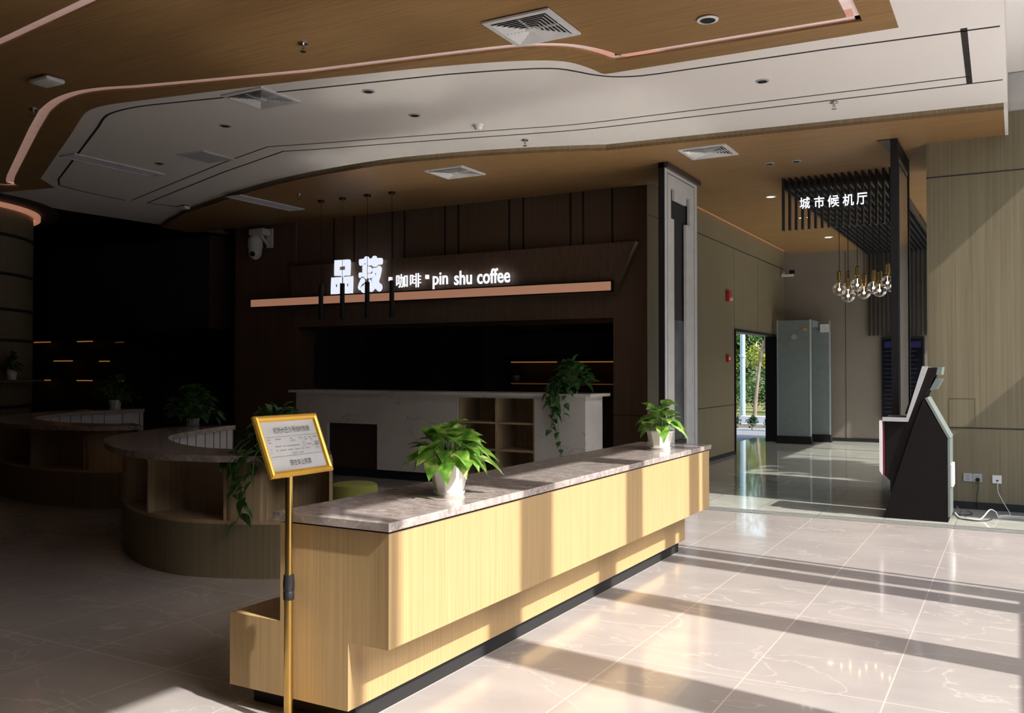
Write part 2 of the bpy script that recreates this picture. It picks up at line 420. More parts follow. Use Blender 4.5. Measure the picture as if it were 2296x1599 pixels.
# --- white ceiling with the curved edges
WW = [(-0.73, 7.02), (-2.99, 6.93)]                      # edge between the wooden and the white ceiling
WW += [tuple(p) for p in spline([(-3.01, 6.90), (-3.05, 6.70), (-3.14, 6.5), (-3.34, 6.35), (-3.75, 6.19), (-4.3, 6.04)], 5)]
WW += [(-5.21, 5.84), (-6.2, 5.66)]
WW += [tuple(p) for p in spline([(-7.08, 5.51), (-7.35, 5.47), (-7.6, 5.475), (-7.83, 5.54), (-8.15, 5.70)], 5)]
WW += [(-8.65, 5.96), (-11.03, 7.17), (-11.4, 7.62)]
WOOD_OUT = WW + [(-12.7, 7.4), (-12.7, -4.2), (-0.73, -4.2)]
SB = [(-0.09, 9.5), (-1.86, 9.33), (-3.93, 9.13)]         # edge between the white ceiling and the lower soffit
SB += [tuple(p) for p in spline([(-3.95, 9.12), (-4.3, 8.98), (-4.9, 8.78), (-5.67, 8.60), (-6.55, 8.5), (-7.68, 8.59), (-8.71, 8.8), (-9.88, 9.18), (-11.16, 9.64)], 4)]
white_out = [(-0.09, -4.2), (-0.09, 9.5)] + SB[1:] + [(-12.7, 10.6), (-12.7, -4.2)]
wh = [(-0.09, -4.2)] + [(-0.09, 9.5)] + SB[1:] + [(-12.66, 12.0), (-12.9, 8.8), (-12.7, 7.4)] + WW[::-1] + [(-0.73, -4.2)]
ceiling = struct(flat('ceiling', [wh], ZC, ZC+0.10, 'white_ceil'))
BX('ceiling_beam', 'white_ceil', -0.095, -0.06, -4.2, 9.5, ZC+0.001, 4.52, ceiling)
BX('ceiling_high', 'white_ceil', -0.09, XG+0.15, -4.2, 10.53, 4.5, 4.6, ceiling)
# wooden ceiling: an outer band and an inner field with a white cove groove between
go = [(-0.94, 6.76), (-2.78, 6.67)] + [tuple(p) for p in spline([(-2.80, 6.66), (-2.86, 6.47), (-2.98, 6.28), (-3.12, 6.17), (-3.34, 6.07), (-3.8, 5.97), (-4.4, 5.86)], 5)]
go += [(-5.13, 5.73), (-6.2, 5.45)] + [tuple(p) for p in spline([(-6.75, 5.30), (-7.05, 5.20), (-7.35, 5.165), (-7.7, 5.22), (-8.1, 5.36)], 5)]
go += [(-8.79, 5.70), (-11.2, 6.94)] + [tuple(p) for p in spline([(-11.5, 7.11), (-11.63, 7.2), (-11.7, 7.3), (-11.85, 7.25)], 3)]
go += [(-12.3, 6.6), (-12.2, 4.6), (-6.63, 3.97), (-5.46, 3.82), (-4.6, 3.71), (-0.95, 3.3)]
gi = offset2(go, 0.095, True)
area = sum(go[i][0]*go[(i+1) % len(go)][1]-go[(i+1) % len(go)][0]*go[i][1] for i in range(len(go)))
if area < 0: gi = offset2(go, -0.095, True)
flat('wood_band', [WOOD_OUT, go], ZC-0.006, ZC+0.012, 'wood_ceil', ceiling)
flat('wood_field', [[tuple(p) for p in gi]], ZC+0.002, ZC+0.02, 'wood_ceil', ceiling)
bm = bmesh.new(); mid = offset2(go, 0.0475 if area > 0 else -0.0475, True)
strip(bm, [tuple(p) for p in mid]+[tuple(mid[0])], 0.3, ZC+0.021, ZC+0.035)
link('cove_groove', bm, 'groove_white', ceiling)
# shadow gap lines in the white ceiling
bl1 = [(-0.09, 7.36), (-1.24, 7.24), (-2.6, 7.15)] + [tuple(p) for p in spline([(-2.75, 7.13), (-2.93, 7.06), (-3.08, 6.92), (-3.18, 6.76), (-3.28, 6.63), (-3.45, 6.53), (-3.75, 6.42)], 5)]
bl1 += [(-4.15, 6.30), (-5.67, 5.98), (-6.3, 5.84)] + [tuple(p) for p in spline([(-6.8, 5.73), (-7.15, 5.66), (-7.45, 5.65), (-7.75, 5.71), (-8.15, 5.92)], 5)]
bl1 += [(-10.88, 7.32)] + [tuple(p) for p in spline([(-11.2, 7.55), (-11.32, 8.0), (-11.37, 8.7)], 4)]
bl2 = [(-0.33, 8.50), (-3.18, 8.29)] + [tuple(p) for p in spline([(-3.6, 8.26), (-4.01, 8.2), (-4.6, 8.05), (-5.22, 7.89)], 4)] + [(-6.73, 7.52), (-7.25, 7.38), (-8.28, 7.69), (-11.29, 8.75)]
bl3 = [(-0.09, 8.74), (-3.26, 8.5)] + [tuple(p) for p in spline([(-3.6, 8.47), (-3.99, 8.42), (-4.6, 8.28), (-5.34, 8.09)], 4)] + [(-6.9, 7.72), (-7.25, 7.62), (-8.66, 8.06), (-11.26, 9.0), (-11.1, 9.5)]
for ln, wd in ((bl1, 0.022), (bl2, 0.016), (bl3, 0.020), ([(-0.32, 7.28), (-0.34, 8.71)], 0.045)):
    bm = bmesh.new(); strip(bm, ln, wd, ZC-0.003, ZC+0.01); link('shadow_gap', bm, 'shadow_gap', ceiling)
# lower wooden soffit
so = SB + [(-12.66, 10.4), (-12.66, 11.08), (-4.10, 11.08), (-4.10, 19.2), (0.4, 19.2), (0.4, 12.0), (XG, 12.0), (XG, 10.56), (-0.09, 10.56)]
soffit = flat('soffit', [so], ZS, ZS+0.03, 'wood_ceil', ceiling)
bm = bmesh.new()
for a, b in zip(SB, SB[1:]):
    v = [bm.verts.new((a[0], a[1], ZS-0.002)), bm.verts.new((b[0], b[1], ZS-0.002)), bm.verts.new((b[0], b[1], ZC+0.02)), bm.verts.new((a[0], a[1], ZC+0.02))]
    bm.faces.new(v)
bmesh.ops.solidify(bm, geom=bm.faces[:], thickness=0.01)
link('soffit_edge', bm, 'wood_edge', ceiling)
BX('soffit_end', 'white_ceil', -0.09, -0.06, 9.5, 10.53, ZS-0.004, 4.52, ceiling)
# roof keeps the sky out
roof = struct(BX('ceiling_roof', 'dark_panel', -26.2, XG+0.2, -4.4, 14.9, 4.6, 4.8))
BX('hall_roof', 'dark_panel', -4.6, XG+0.2, 14.9, 19.5, 4.6, 4.8, roof)

# --- walls
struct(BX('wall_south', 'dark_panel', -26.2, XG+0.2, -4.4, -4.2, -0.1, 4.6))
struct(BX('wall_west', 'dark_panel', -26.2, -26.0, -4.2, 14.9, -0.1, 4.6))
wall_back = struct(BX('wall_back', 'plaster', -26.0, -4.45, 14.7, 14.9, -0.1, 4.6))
# right-hand partition
wr = struct(BX('wall_right', 'wood_wall', -0.83, XG, 10.53, 12.0, 0.0, ZS))
BX('upper_panel', 'wood_wall', -0.06, XG, 10.53, 10.6, ZS, 4.1, wr)
BX('upper_paint', 'grey_panel', -0.06, XG, 10.545, 10.65, 4.1, 4.5, wr)
BX('panel_joint', 'shadow_gap', -0.832, XG, 10.526, 10.54, 3.488, 3.500, wr)
BX('panel_joint', 'shadow_gap', -0.832, XG, 10.526, 10.54, 0.836, 0.850, wr)
bm = bmesh.new()
for q in ((-0.63, -0.625, 0.855, 1.15), (-0.385, -0.38, 0.855, 1.15), (-0.63, -0.38, 1.147, 1.152)): box(bm, q[0], q[1], 10.5285, 10.54, q[2], q[3])
link('access_hatch_joint', bm, 'hatch_line', wr)
struct(BX('baseboard_right', 'black_matte', -0.835, XG, 10.515, 10.53, 0.0, 0.075))
# hall walls
wl = struct(BX('wall_hall', 'wood_wall', -4.44, -4.24, 13.05, 15.40, 0.0, 3.99))
BX('wall_panel', 'wood_wall', -4.44, -4.24, 15.40, 18.52, 2.13, 3.99, wl)
BX('wall_panel', 'wood_wall', -4.44, -4.24, 18.52, 19.2, 0.0, 3.99, wl)
BX('wall_top', 'wood_wall', -4.44, -4.24, 11.3, 19.2, 3.99, 4.6, wl)
for y0, y1, z in ((13.05, 15.40, 0.85), (13.05, 19.2, 3.54)): BX('panel_joint', 'shadow_gap', -4.25, -4.236, y0, y1, z-0.007, z+0.007, wl)
for y in (15.39, 17.0): BX('panel_joint', 'wood_dark', -4.25, -4.2375, y-0.003, y+0.003, 2.14, 3.53, wl)
struct(BX('baseboard_hall', 'black_matte', -4.24, -4.225, 13.05, 15.40, 0.0, 0.06))
we = struct(BX('wall_hall_end', 'hall_panel', -4.44, XG, 19.2, 19.4, 0.0, 4.6))
for x in (-3.02,): BX('panel_joint', 'shadow_gap', x-0.004, x+0.004, 19.196, 19.21, 0.0, 3.85, we)
struct(BX('baseboard_end', 'black_matte', -4.24, XG, 19.18, 19.2, 0.0, 0.07))
door = struct(BX('door_1', 'black', -4.46, -4.215, 15.38, 15.42, 0.0, 2.15))
BX('door_jamb', 'black', -4.46, -4.215, 18.48, 18.62, 0.0, 2.15, door)
BX('door_head', 'black', -4.46, -4.215, 15.42, 18.48, 2.11, 2.15, door)
# shop front wall
ws = struct(BX('wall_shop', 'wood_dark', -11.72, -4.24, 11.2, 11.42, 2.15, 3.95))
BX('pillar', 'wood_dark', -4.72, -4.24, 11.2, 11.62, 0.0, 2.15, ws)
BX('pillar', 'wood_dark', -11.72, -10.34, 11.17, 11.62, 0.0, 3.95, ws)
BX('return_panel', 'wood_wall', -4.46, -4.238, 11.205, 11.75, 0.0, 3.95, ws)
BX('wall_behind', 'wood_dark', -4.46, -4.24, 11.75, 13.05, 0.0, 3.95, ws)
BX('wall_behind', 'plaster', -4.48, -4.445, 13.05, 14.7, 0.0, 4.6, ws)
BX('wall_top', 'plaster', -12.66, -4.46, 11.25, 11.4, 3.95, 4.6, ws)
for x in (-9.55, -9.14, -8.39, -8.16, -7.42, -7.18, -6.32, -6.09, -5.35, -5.16, -4.73):
    BX('panel_joint', 'shadow_gap', x-0.014, x+0.014, 11.192, 11.21, 3.10, 3.90, ws)
BX('panel_joint', 'shadow_gap', -4.72, -4.234, 11.19, 11.75, 0.838, 0.848, ws)
BX('panel_joint', 'shadow_gap', -4.47, -4.234, 11.25, 11.75, 3.50, 3.508, ws)
bm = bmesh.new()                                       # tapered sign fascia
pf = [(-10.34, -4.33, 11.205, 3.13), (-10.34, -4.33, 11.03, 3.13), (-10.34, -4.36, 11.03, 3.065), (-10.34, -4.60, 11.08, 2.60), (-10.34, -4.64, 11.205, 2.47)]
va = [bm.verts.new((p[0], p[2], p[3])) for p in pf]; vb = [bm.verts.new((p[1], p[2], p[3])) for p in pf]
bm.faces.new(va); bm.faces.new(vb)
for i in range(5): bm.faces.new([va[i], va[(i+1) % 5], vb[(i+1) % 5], vb[i]])
link('sign_fascia', bm, 'wood_dark', ws)
BX('opening_head', 'trim_brown', -10.34, -4.72, 11.25, 11.62, 2.10, 2.15, ws)
# shop interior
si = struct(BX('wall_shop_inside', 'plaster', -10.34, -4.46, 11.62, 14.7, 2.45, 2.55))
BX('partition', 'dark_panel', -9.65, -8.85, 13.6, 14.69, 0.0, 2.45, si)
# enclosing the dark left-hand room
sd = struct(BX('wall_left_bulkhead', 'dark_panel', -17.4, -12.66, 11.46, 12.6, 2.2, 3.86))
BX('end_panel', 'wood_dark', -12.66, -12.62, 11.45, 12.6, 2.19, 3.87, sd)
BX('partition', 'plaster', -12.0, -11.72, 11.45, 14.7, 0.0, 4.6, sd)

# --- round timber column far left
cl = struct(thing('column', 'round timber clad column', 'column', (-14.45, 7.26, 0)))
del cl['category']; 
bm = bmesh.new(); lathe(bm, [(1.7, 0), (1.7, 3.92)], n=72); link('shaft', bm, 'wood_wall', cl, True)
for z in (0.9, 1.88, 2.33, 2.85, 3.42):
    bm = bmesh.new(); lathe(bm, [(1.70, z-0.022), (1.715, z-0.022), (1.715, z+0.022), (1.70, z+0.022)], n=72, caps=False); link('black_band', bm, 'black_matte', cl, True)
arc = [(math.radians(-42+k*4)) for k in range(21)]
flat('ledge', [[(-14.45+1.7*math.cos(a), 7.26+1.7*math.sin(a)) for a in arc]+[(-14.45+1.97*math.cos(a), 7.26+1.97*math.sin(a)) for a in arc[::-1]]], 1.27, 1.30, 'wood_dark').parent = cl
bpy.data.objects['ledge'].location = (14.45, -7.26, 0)
bm = bmesh.new(); lathe(bm, [(1.72, 3.80), (1.80, 3.80), (1.80, 3.86), (1.72, 3.86)], n=72, caps=False); link('light_ring', bm, 'glow_cove', cl, True)
bm = bmesh.new(); lathe(bm, [(1.72, 3.87), (2.05, 3.87), (2.05, 3.925), (1.72, 3.925)], n=72, caps=False); link('head_ring', bm, 'shadow_gap', cl, True)

# --- glazed side (out of view; its posts draw the stripes of shade)
win = struct(BX('window_1', 'facade', XG, XG+0.12, -4.2, 19.4, 4.495, 4.6))
for y0, y1 in ((-4.2, 1.0), (2.305, 2.375), (3.375, 3.715), (4.745, 5.02), (5.98, 6.215), (6.30, 6.545), (6.61, 6.64), (13.6, 13.66), (15.1, 15.16), (16.6, 16.66), (18.9, 19.4)):  # first span is a solid unseen wall, added to darken the left side
    BX('mullion', 'facade', XG, XG+0.08, y0, y1, 0.0, 4.495, win)
BX('transom', 'facade', XG, XG+0.06, -4.2, 6.3, 0.97, 1.115, win)
BX('shade_pier', 'plaster', XG, XG+0.2, 9.72, 10.2, 0.0, 4.495, win)
BX('shade_pier', 'plaster', XG, XG+0.2, 10.2, 10.53, 0.0, 2.44, win)  # unseen low block, added to shade the lower part of the wood wall

# ================================================================ LED coves and strips
tag(BX('cove_light', 'glow_orange', -10.3, -9.0, 11.11, 11.19, 3.935, 3.95), 'thin orange cove light along the top left of the dark shop wall', 'cove light')
tag(BX('cove_light', 'glow_orange', -4.45, -4.26, 11.25, 11.7, 3.952, 3.97), 'short orange cove light above the corner beside the tall white panel', 'cove light')
tag(BX('cove_light', 'glow_orange', -4.235, -4.12, 13.1, 19.15, 3.92, 3.94), 'orange cove light along the top of the left hall wall', 'cove light')
sl = thing('strip_light', 'long warm strip light in a black housing under the coffee sign', 'light', (-7.9, 11.0, 2.49))
bm = bmesh.new()
for q in ((-3.27, 3.26, -0.035, 0.03, -0.008, 0.004), (-3.27, 3.26, -0.035, 0.03, 0.124, 0.140), (-3.275, -3.26, -0.035, 0.03, -0.008, 0.140), (3.245, 3.26, -0.035, 0.03, -0.008, 0.140), (-3.27, 3.26, 0.02, 0.03, -0.008, 0.140)): box(bm, *q)
link('housing', bm, 'black', sl)
BX('diffuser', 'glow_strip', -3.255, 3.24, -0.02, 0.015, 0.005, 0.124, sl)

# ================================================================ SIGNS
logo_top = [[(-9.353, 3.154), (-9.339, 3.169), (-9.212, 3.169), (-9.063, 3.166), (-9.035, 3.146), (-9.031, 3.099), (-9.039, 2.932), (-9.058, 2.917), (-9.165, 2.917), (-9.183, 2.899), (-9.207, 2.908), (-9.23, 2.919), (-9.338, 2.926), (-9.357, 2.949)], [(-9.254, 3.062), (-9.137, 3.067), (-9.142, 3.01), (-9.254, 3.009)]]
logo_l = [[(-9.417, 2.882), (-9.4, 2.899), (-9.23, 2.898), (-9.209, 2.881), (-9.214, 2.66), (-9.234, 2.641), (-9.403, 2.639), (-9.426, 2.661)], [(-9.333, 2.79), (-9.295, 2.791), (-9.297, 2.748), (-9.331, 2.745)]]
logo_r = [[(-9.176, 2.884), (-9.16, 2.9), (-9.002, 2.901), (-8.982, 2.884), (-8.986, 2.658), (-9.006, 2.639), (-9.154, 2.639), (-9.173, 2.658)], [(-9.108, 2.792), (-9.075, 2.794), (-9.077, 2.748), (-9.106, 2.745)]]
logo_g = [[(-8.865, 3.143), (-8.847, 3.157), (-8.77, 3.163), (-8.752, 3.187), (-8.72, 3.194), (-8.687, 3.187), (-8.661, 3.16), (-8.616, 3.159), (-8.598, 3.185), (-8.563, 3.193), (-8.531, 3.184), (-8.513, 3.158), (-8.433, 3.151), (-8.411, 3.131), (-8.414, 3.07), (-8.438, 3.052), (-8.5, 3.05), (-8.535, 3.026), (-8.598, 3.029), (-8.625, 3.054), (-8.688, 3.049), (-8.751, 3.09), (-8.792, 3.072), (-8.833, 3.055), (-8.861, 3.074)]]
logo_a = [[(-8.797, 3.049), (-8.76, 3.075), (-8.72, 3.063), (-8.706, 3.037), (-8.706, 2.872), (-8.722, 2.842), (-8.746, 2.856), (-8.778, 2.881), (-8.819, 2.886), (-8.849, 2.865), (-8.871, 2.895), (-8.867, 2.941), (-8.842, 2.953), (-8.8, 2.952)]]
logo_b = [[(-8.699, 3.033), (-8.652, 3.03), (-8.625, 3.007), (-8.625, 2.961), (-8.65, 2.939), (-8.699, 2.945)]]
logo_c = [[(-8.698, 2.92), (-8.62, 2.923), (-8.61, 2.888), (-8.633, 2.858), (-8.698, 2.858)]]
logo_d = [[(-8.805, 2.87), (-8.764, 2.85), (-8.753, 2.802), (-8.805, 2.769), (-8.837, 2.734), (-8.843, 2.677), (-8.876, 2.7), (-8.882, 2.74), (-8.842, 2.828)]]
logo_e = [[(-8.746, 2.77), (-8.746, 2.64), (-8.8, 2.641), (-8.827, 2.676), (-8.816, 2.73), (-8.773, 2.751)]]
logo_f = [[(-8.671, 2.834), (-8.642, 2.822), (-8.626, 2.775), (-8.635, 2.729), (-8.669, 2.704)]]
logo_h = [[(-8.602, 3.003), (-8.526, 3.011), (-8.486, 3.035), (-8.445, 3.021), (-8.429, 2.979), (-8.453, 2.88), (-8.481, 2.789), (-8.428, 2.744), (-8.419, 2.687), (-8.454, 2.644), (-8.497, 2.648), (-8.552, 2.689), (-8.597, 2.65), (-8.642, 2.643), (-8.669, 2.673), (-8.662, 2.698), (-8.622, 2.728), (-8.613, 2.788), (-8.619, 2.832), (-8.601, 2.874), (-8.605, 2.938)], [(-8.56, 2.931), (-8.535, 2.932), (-8.537, 2.893), (-8.558, 2.889)]]
def fit_text(name, body, x0, x1, z0, z1, m, parent, y, off=0.0, ext=0.02):
    """lit lettering facing -y filling the box x0..x1, z0..z1 (parent space)"""
    ob = text(name, body, 1.0, ext, m, Matrix.Identity(4), parent, off)
    vs = ob.data.vertices
    a0 = min(v.co.x for v in vs); a1 = max(v.co.x for v in vs); b0 = min(v.co.y for v in vs); b1 = max(v.co.y for v in vs)
    for v in vs:
        c = v.co.copy()
        v.co = (x0+(c.x-a0)/(a1-a0)*(x1-x0), y-c.z, z0+(c.y-b0)/(b1-b0)*(z1-z0))
    return ob
def logo(loops, nm='character'):
    cu = bpy.data.curves.new('tmp', 'CURVE'); cu.dimensions = '2D'; cu.fill_mode = 'BOTH'; cu.extrude = 0.006
    for i, lp in enumerate(loops):
        pts = [tuple(p) for p in spline([(x, z, 0) for x, z in lp], 4, True)] if i == 0 else lp
        sp = cu.splines.new('POLY'); sp.points.add(len(pts)-1); sp.use_cyclic_u = True
        for q, p in zip(sp.points, pts): q.co = (p[0], p[1], 0, 1)
    o = bpy.data.objects.new('tmp', cu); COL.objects.link(o); bpy.context.view_layer.update()
    me = bpy.data.meshes.new_from_object(o.evaluated_get(bpy.context.evaluated_depsgraph_get()))
    bpy.data.objects.remove(o); bpy.data.curves.remove(cu)
    for v in me.vertices: v.co = (v.co.x+8, -0.02-v.co.z, v.co.y-2.6)
    me.materials.clear(); me.materials.append(M['glow_letter_soft']); me.name = nm
    return me
def merged(nm, meshes):
    bm = bmesh.new()
    for me in meshes: bm.from_mesh(me); bpy.data.meshes.remove(me)
    return link(nm, bm, 'glow_letter_soft', sg)
sg = thing('shop_sign', 'white lit coffee shop lettering mounted on the dark brown fascia', 'sign', (-8, 11.0, 2.6))
merged('character', [logo(l) for l in (logo_top, logo_l, logo_r)])
merged('character', [logo(l) for l in (logo_g, logo_a, logo_b, logo_c, logo_d, logo_e, logo_f, logo_h)])
fit_text('character', '咖', -8.155+8, -7.945+8, 2.68-2.6, 2.885-2.6, 'glow_letter', sg, -0.02, 0.006, 0.006)
fit_text('character', '啡', -7.90+8, -7.70+8, 2.675-2.6, 2.885-2.6, 'glow_letter', sg, -0.02, 0.003, 0.006)
for x in (-8.285, -7.613): BX('square_dot', 'glow_letter', x+8, x+8.045, -0.04, 0.0, 2.79-2.6, 2.85-2.6, sg)
fit_text('lettering', 'pin', -7.49+8, -7.225+8, 2.635-2.6, 2.875-2.6, 'glow_letter', sg, -0.02, 0.014, 0.006)
fit_text('lettering', 'shu', -7.115+8, -6.815+8, 2.675-2.6, 2.88-2.6, 'glow_letter', sg, -0.02, 0.014, 0.006)
fit_text('lettering', 'coffee', -6.725+8, -6.185+8, 2.672-2.6, 2.885-2.6, 'glow_letter', sg, -0.02, 0.014, 0.006)
hs = thing('hall_sign', 'white lit five character sign on the black slatted screen', 'sign', (-2, 11.553, 3.4))
for ch, x0, x1, z0, z1 in (('城', -2.352, -2.228, 3.453, 3.598), ('市', -2.178, -2.058, 3.45, 3.596), ('候', -2.018, -1.882, 3.447, 3.592), ('机', -1.842, -1.714, 3.446, 3.59), ('厅', -1.682, -1.562, 3.448, 3.59)):
    fit_text('character', ch, x0+2, x1+2, z0-3.4, z1-3.4, 'glow_letter', hs, -0.01, 0.004 if ch in '城候' else 0.009, 0.006)

# ================================================================ SLATTED SCREEN, HALL
sc = thing('slatted_screen', 'black slatted screen running over the hall ceiling and down the end wall', 'screen', (-2, 11.55, ZS-0.003))
for i in range(17):
    x = -0.56 + i*0.0785
    bm = bmesh.new()
    box(bm, x-0.013, x+0.013, 0.0, 0.06, -0.66, 0.0)
    box(bm, x-0.013, x+0.013, 0.06, 7.63, -0.13, 0.0)
    box(bm, x-0.013, x+0.013, 7.57, 7.63, -1.74, -0.13)
    link('slat', bm, 'hallslat', sc)
BX('backing', 'black_matte', -0.58, 0.72, 3.6, 7.60, -0.045, -0.02, sc)
BX('cross_bar', 'black', -0.36, 0.46, 0.062, 0.08, -0.36, -0.32, sc)
ds = thing('display_screen', 'tall dark departures display on the end wall below the slats', 'screen', (-1.95, 19.18, 1.28))
BX('housing', 'black', -0.39, 0.39, -0.07, 0.018, -0.81, 0.81, ds, 0.008)
BX('display', 'screen', -0.36, 0.36, -0.076, -0.069, -0.77, 0.77, ds)
BX('header', 'screen_head', -0.33, 0.33, -0.079, -0.0755, 0.60, 0.72, ds)
for r in range(15): BX('text_row', 'screen_row', -0.33, 0.20+0.13*random.random(), -0.079, -0.0755, 0.52-r*0.085, 0.538-r*0.085, ds)

# tall framed portals on both sides of the hall entrance
def portal(label, x, y0, y1):
    t = thing('entrance_portal', label, 'portal', (x, y0, 0))
    L = y1-y0
    BX('frame', 'black', -0.07, 0.0, 0.0, 0.10, 0.0, ZS-0.004, t)
    return t, L
pt, L = portal('tall white panel with dark central slot in a black frame', -3.56, 9.96, 11.18)
BX('core', 'black_matte', -0.07, -0.045, 0.10, L, 0.0, ZS-0.004, pt)
Z1 = 3.80
bm = bmesh.new()                                        # white face with the T-shaped opening left open
prism(bm, [(0.02, 0.0), (0.34, 0.0), (0.34, 3.24), (0.23, 3.24), (0.23, 3.60), (0.36, 3.60), (0.36, 3.48), (0.81, 3.48), (0.81, 3.58), (0.93, 3.58), (0.93, 3.24), (0.79, 3.24), (0.79, 0.0), (L, 0.0), (L, Z1), (0.02, Z1)], 'x', -0.03, 0.004)
link('white_face', bm, 'portal_white', pt)
BX('slot_back', 'concrete', -0.044, -0.035, 0.30, 0.85, 0.5, 2.05, pt)
BX('slot_sill', 'black', -0.04, 0.0, 0.345, 0.785, 0.45, 0.60, pt)
bm = bmesh.new()
prism(bm, [(0.10, 0.05), (0.108, 0.05), (0.108, 3.752), (1.102, 3.752), (1.102, 0.05), (1.11, 0.05), (1.11, 3.76), (0.10, 3.76)], 'x', -0.02, 0.0055)
link('black_line', bm, 'shadow_gap', pt)
BX('head', 'trim_brown', -0.07, 0.05, 0.0, L+0.02, Z1, ZS-0.004, pt)
pr, L2 = portal('slim black framed portal beside the right wood wall, behind the ticket kiosk', -1.07, 10.12, 11.32)
BX('core', 'black_matte', -0.07, -0.03, 0.10, L2-0.08, 0.0, ZS-0.004, pr)
BX('side_frame', 'black', -0.07, 0.0, L2-0.08, L2, 0.0, ZS-0.004, pr)
BX('head_frame', 'black', -0.03, 0.0, 0.10, L2-0.08, 3.70, ZS-0.004, pr)
BX('glossy_panel', 'dark_gloss', -0.03, -0.006, 0.10, L2-0.08, 0.0, 3.70, pr)
bm = bmesh.new()
prism(bm, [(0.16, 0.1), (0.172, 0.1), (0.172, 3.628), (L2-0.152, 3.628), (L2-0.152, 0.1), (L2-0.14, 0.1), (L2-0.14, 3.64), (0.16, 3.64)], 'x', -0.02, -0.002)
link('black_line', bm, 'shadow_gap', pr)
bm = bmesh.new(); prism(bm, [(-0.075, 0.0), (-0.075, 1.2), (-0.20, 0.0)], 'z', ZS-0.012, ZS-0.002); link('head_plate', bm, 'trim_brown', pr)

# pendant bulbs
def bulb(x, y, z, label, yy=None):
    if yy: x, y, z = x*yy/y, yy, 1.45+(z-1.45)*yy/y
    t = thing('pendant_lamp', label, 'lamp', (x, y, z), 'glass globe pendants in the hall')
    bm = bmesh.new(); R = 0.088
    lathe(bm, [(0.022, 0.088)]+[(R*math.sin(a), R*math.cos(a)) for a in [0.28+k*(PI-0.28)/14 for k in range(15)]], n=24, caps=False)
    link('glass_globe', bm, 'glass', t, True)
    bm = bmesh.new(); lathe(bm, [(0.0, 0.255), (0.018, 0.25), (0.030, 0.235), (0.030, 0.12), (0.020, 0.115), (0.020, 0.082), (0.0, 0.08)], n=18); link('brass_socket', bm, 'lamp_brass', t, True)
    bm = bmesh.new(); tube(bm, [(0, 0, 0.25), (0, 0, ZS-0.13-z)], 0.004, 6); link('cord', bm, 'black', t)
    bm = bmesh.new(); bmesh.ops.create_uvsphere(bm, u_segments=10, v_segments=8, radius=0.018); bmesh.ops.translate(bm, verts=bm.verts[:], vec=(0, 0, -0.005)); tube(bm, [(0, 0, 0.0), (0, 0, 0.08)], 0.003, 6)
    link('filament', bm, 'filament', t, True)
for x, y, z, lb, *yy in ((-2.09, 12.8, 2.54, 'leftmost glass globe pendant of the hall cluster'),
                    (-1.985, 12.85, 2.545, 'second glass globe pendant from the left, half behind another', 13.15),
                    (-1.97, 12.75, 2.445, 'lowest glass globe pendant on the left of the cluster', 12.45),
                    (-1.86, 12.8, 2.59, 'glass globe pendant high in the middle of the cluster'),
                    (-1.765, 12.72, 2.475, 'lowest glass globe pendant in the middle of the cluster'),
                    (-1.665, 12.85, 2.545, 'glass globe pendant just right of the middle of the cluster', 13.1),
                    (-1.575, 12.75, 2.50, 'low glass globe pendant on the right of the cluster', 12.5),
                    (-1.485, 12.8, 2.605, 'highest glass globe pendant, beside the black portal'),
                    (-1.45, 12.95, 2.57, 'rightmost glass globe pendant half hidden by the black portal', 13.3)):
    bulb(x, y, z, lb, *yy)

# walk-through metal detector
g = thing('metal_detector', 'grey walk-through metal detector gate in front of the hall end wall', 'security gate', (-4.14, 18.0, 0))
def gpanel(x0, x1, y0, y1):
    bm = bmesh.new(); box(bm, x0+0.012, x1-0.012, y0, y1, 0.14, 2.42, 0, 0.006); p = link('side_panel', bm, 'gate', g)
    bm = bmesh.new()
    for x in (x0, x1-0.02): box(bm, x, x+0.02, y0-0.004, y1+0.004, 0.10, 2.43)
    link('edge_strip', bm, 'gate_edge', p)
    bm = bmesh.new(); prism(bm, [(x0-0.03, 0.0), (x1+0.03, 0.0), (x1, 0.15), (x0, 0.15)], 'y', y0-0.03, y1+0.03); link('foot', bm, 'black', p)
    return p
gp = gpanel(0.0, 0.64, 0.10, 0.20)
BX('maker_plate', 'gold', 0.50, 0.585, 0.092, 0.099, 2.21, 2.26, gp)
bm = bmesh.new(); lathe(bm, [(0.055, -0.003), (0.055, 0.003)], n=24); bmesh.ops.rotate(bm, verts=bm.verts[:], matrix=Matrix.Rotation(PI/2, 3, 'X')); bmesh.ops.translate(bm, verts=bm.verts[:], vec=(0.335, 0.096, 2.09)); link('round_badge', bm, 'gate_edge', gp)
gp2 = gpanel(0.24, 0.88, 0.80, 0.90)
BX('control_box', 'white', 0.70, 0.86, 0.76, 0.797, 2.20, 2.36, gp2)
BX('top_beam', 'gate', 0.20, 0.66, 0.205, 0.795, 2.30, 2.42, g)

# red alarm boxes, small camera
a = thing('alarm_sounder', 'red and white alarm sounder high on the left hall wall', 'alarm', (-4.24, 14.94, 2.68))
BX('red_body', 'red', 0.0, 0.06, -0.07, 0.07, -0.09, 0.09, a, 0.008); bm = bmesh.new(); lathe(bm, [(0.035, 0), (0.03, 0.03), (0.0, 0.035)], n=16)
bmesh.ops.rotate(bm, verts=bm.verts[:], matrix=Matrix.Rotation(PI/2, 3, 'Y')); bmesh.ops.translate(bm, verts=bm.verts[:], vec=(0.06, 0.015, -0.045)); link('white_lamp', bm, 'white', a, True)
a = thing('fire_call_point', 'red fire call point on the left hall wall beside the doorway', 'alarm', (-4.24, 14.94, 1.64))
BX('body', 'red', 0.0, 0.045, -0.06, 0.06, -0.06, 0.06, a, 0.006); BX('press_plate', 'white', 0.045, 0.048, -0.035, 0.035, -0.03, 0.02, a)
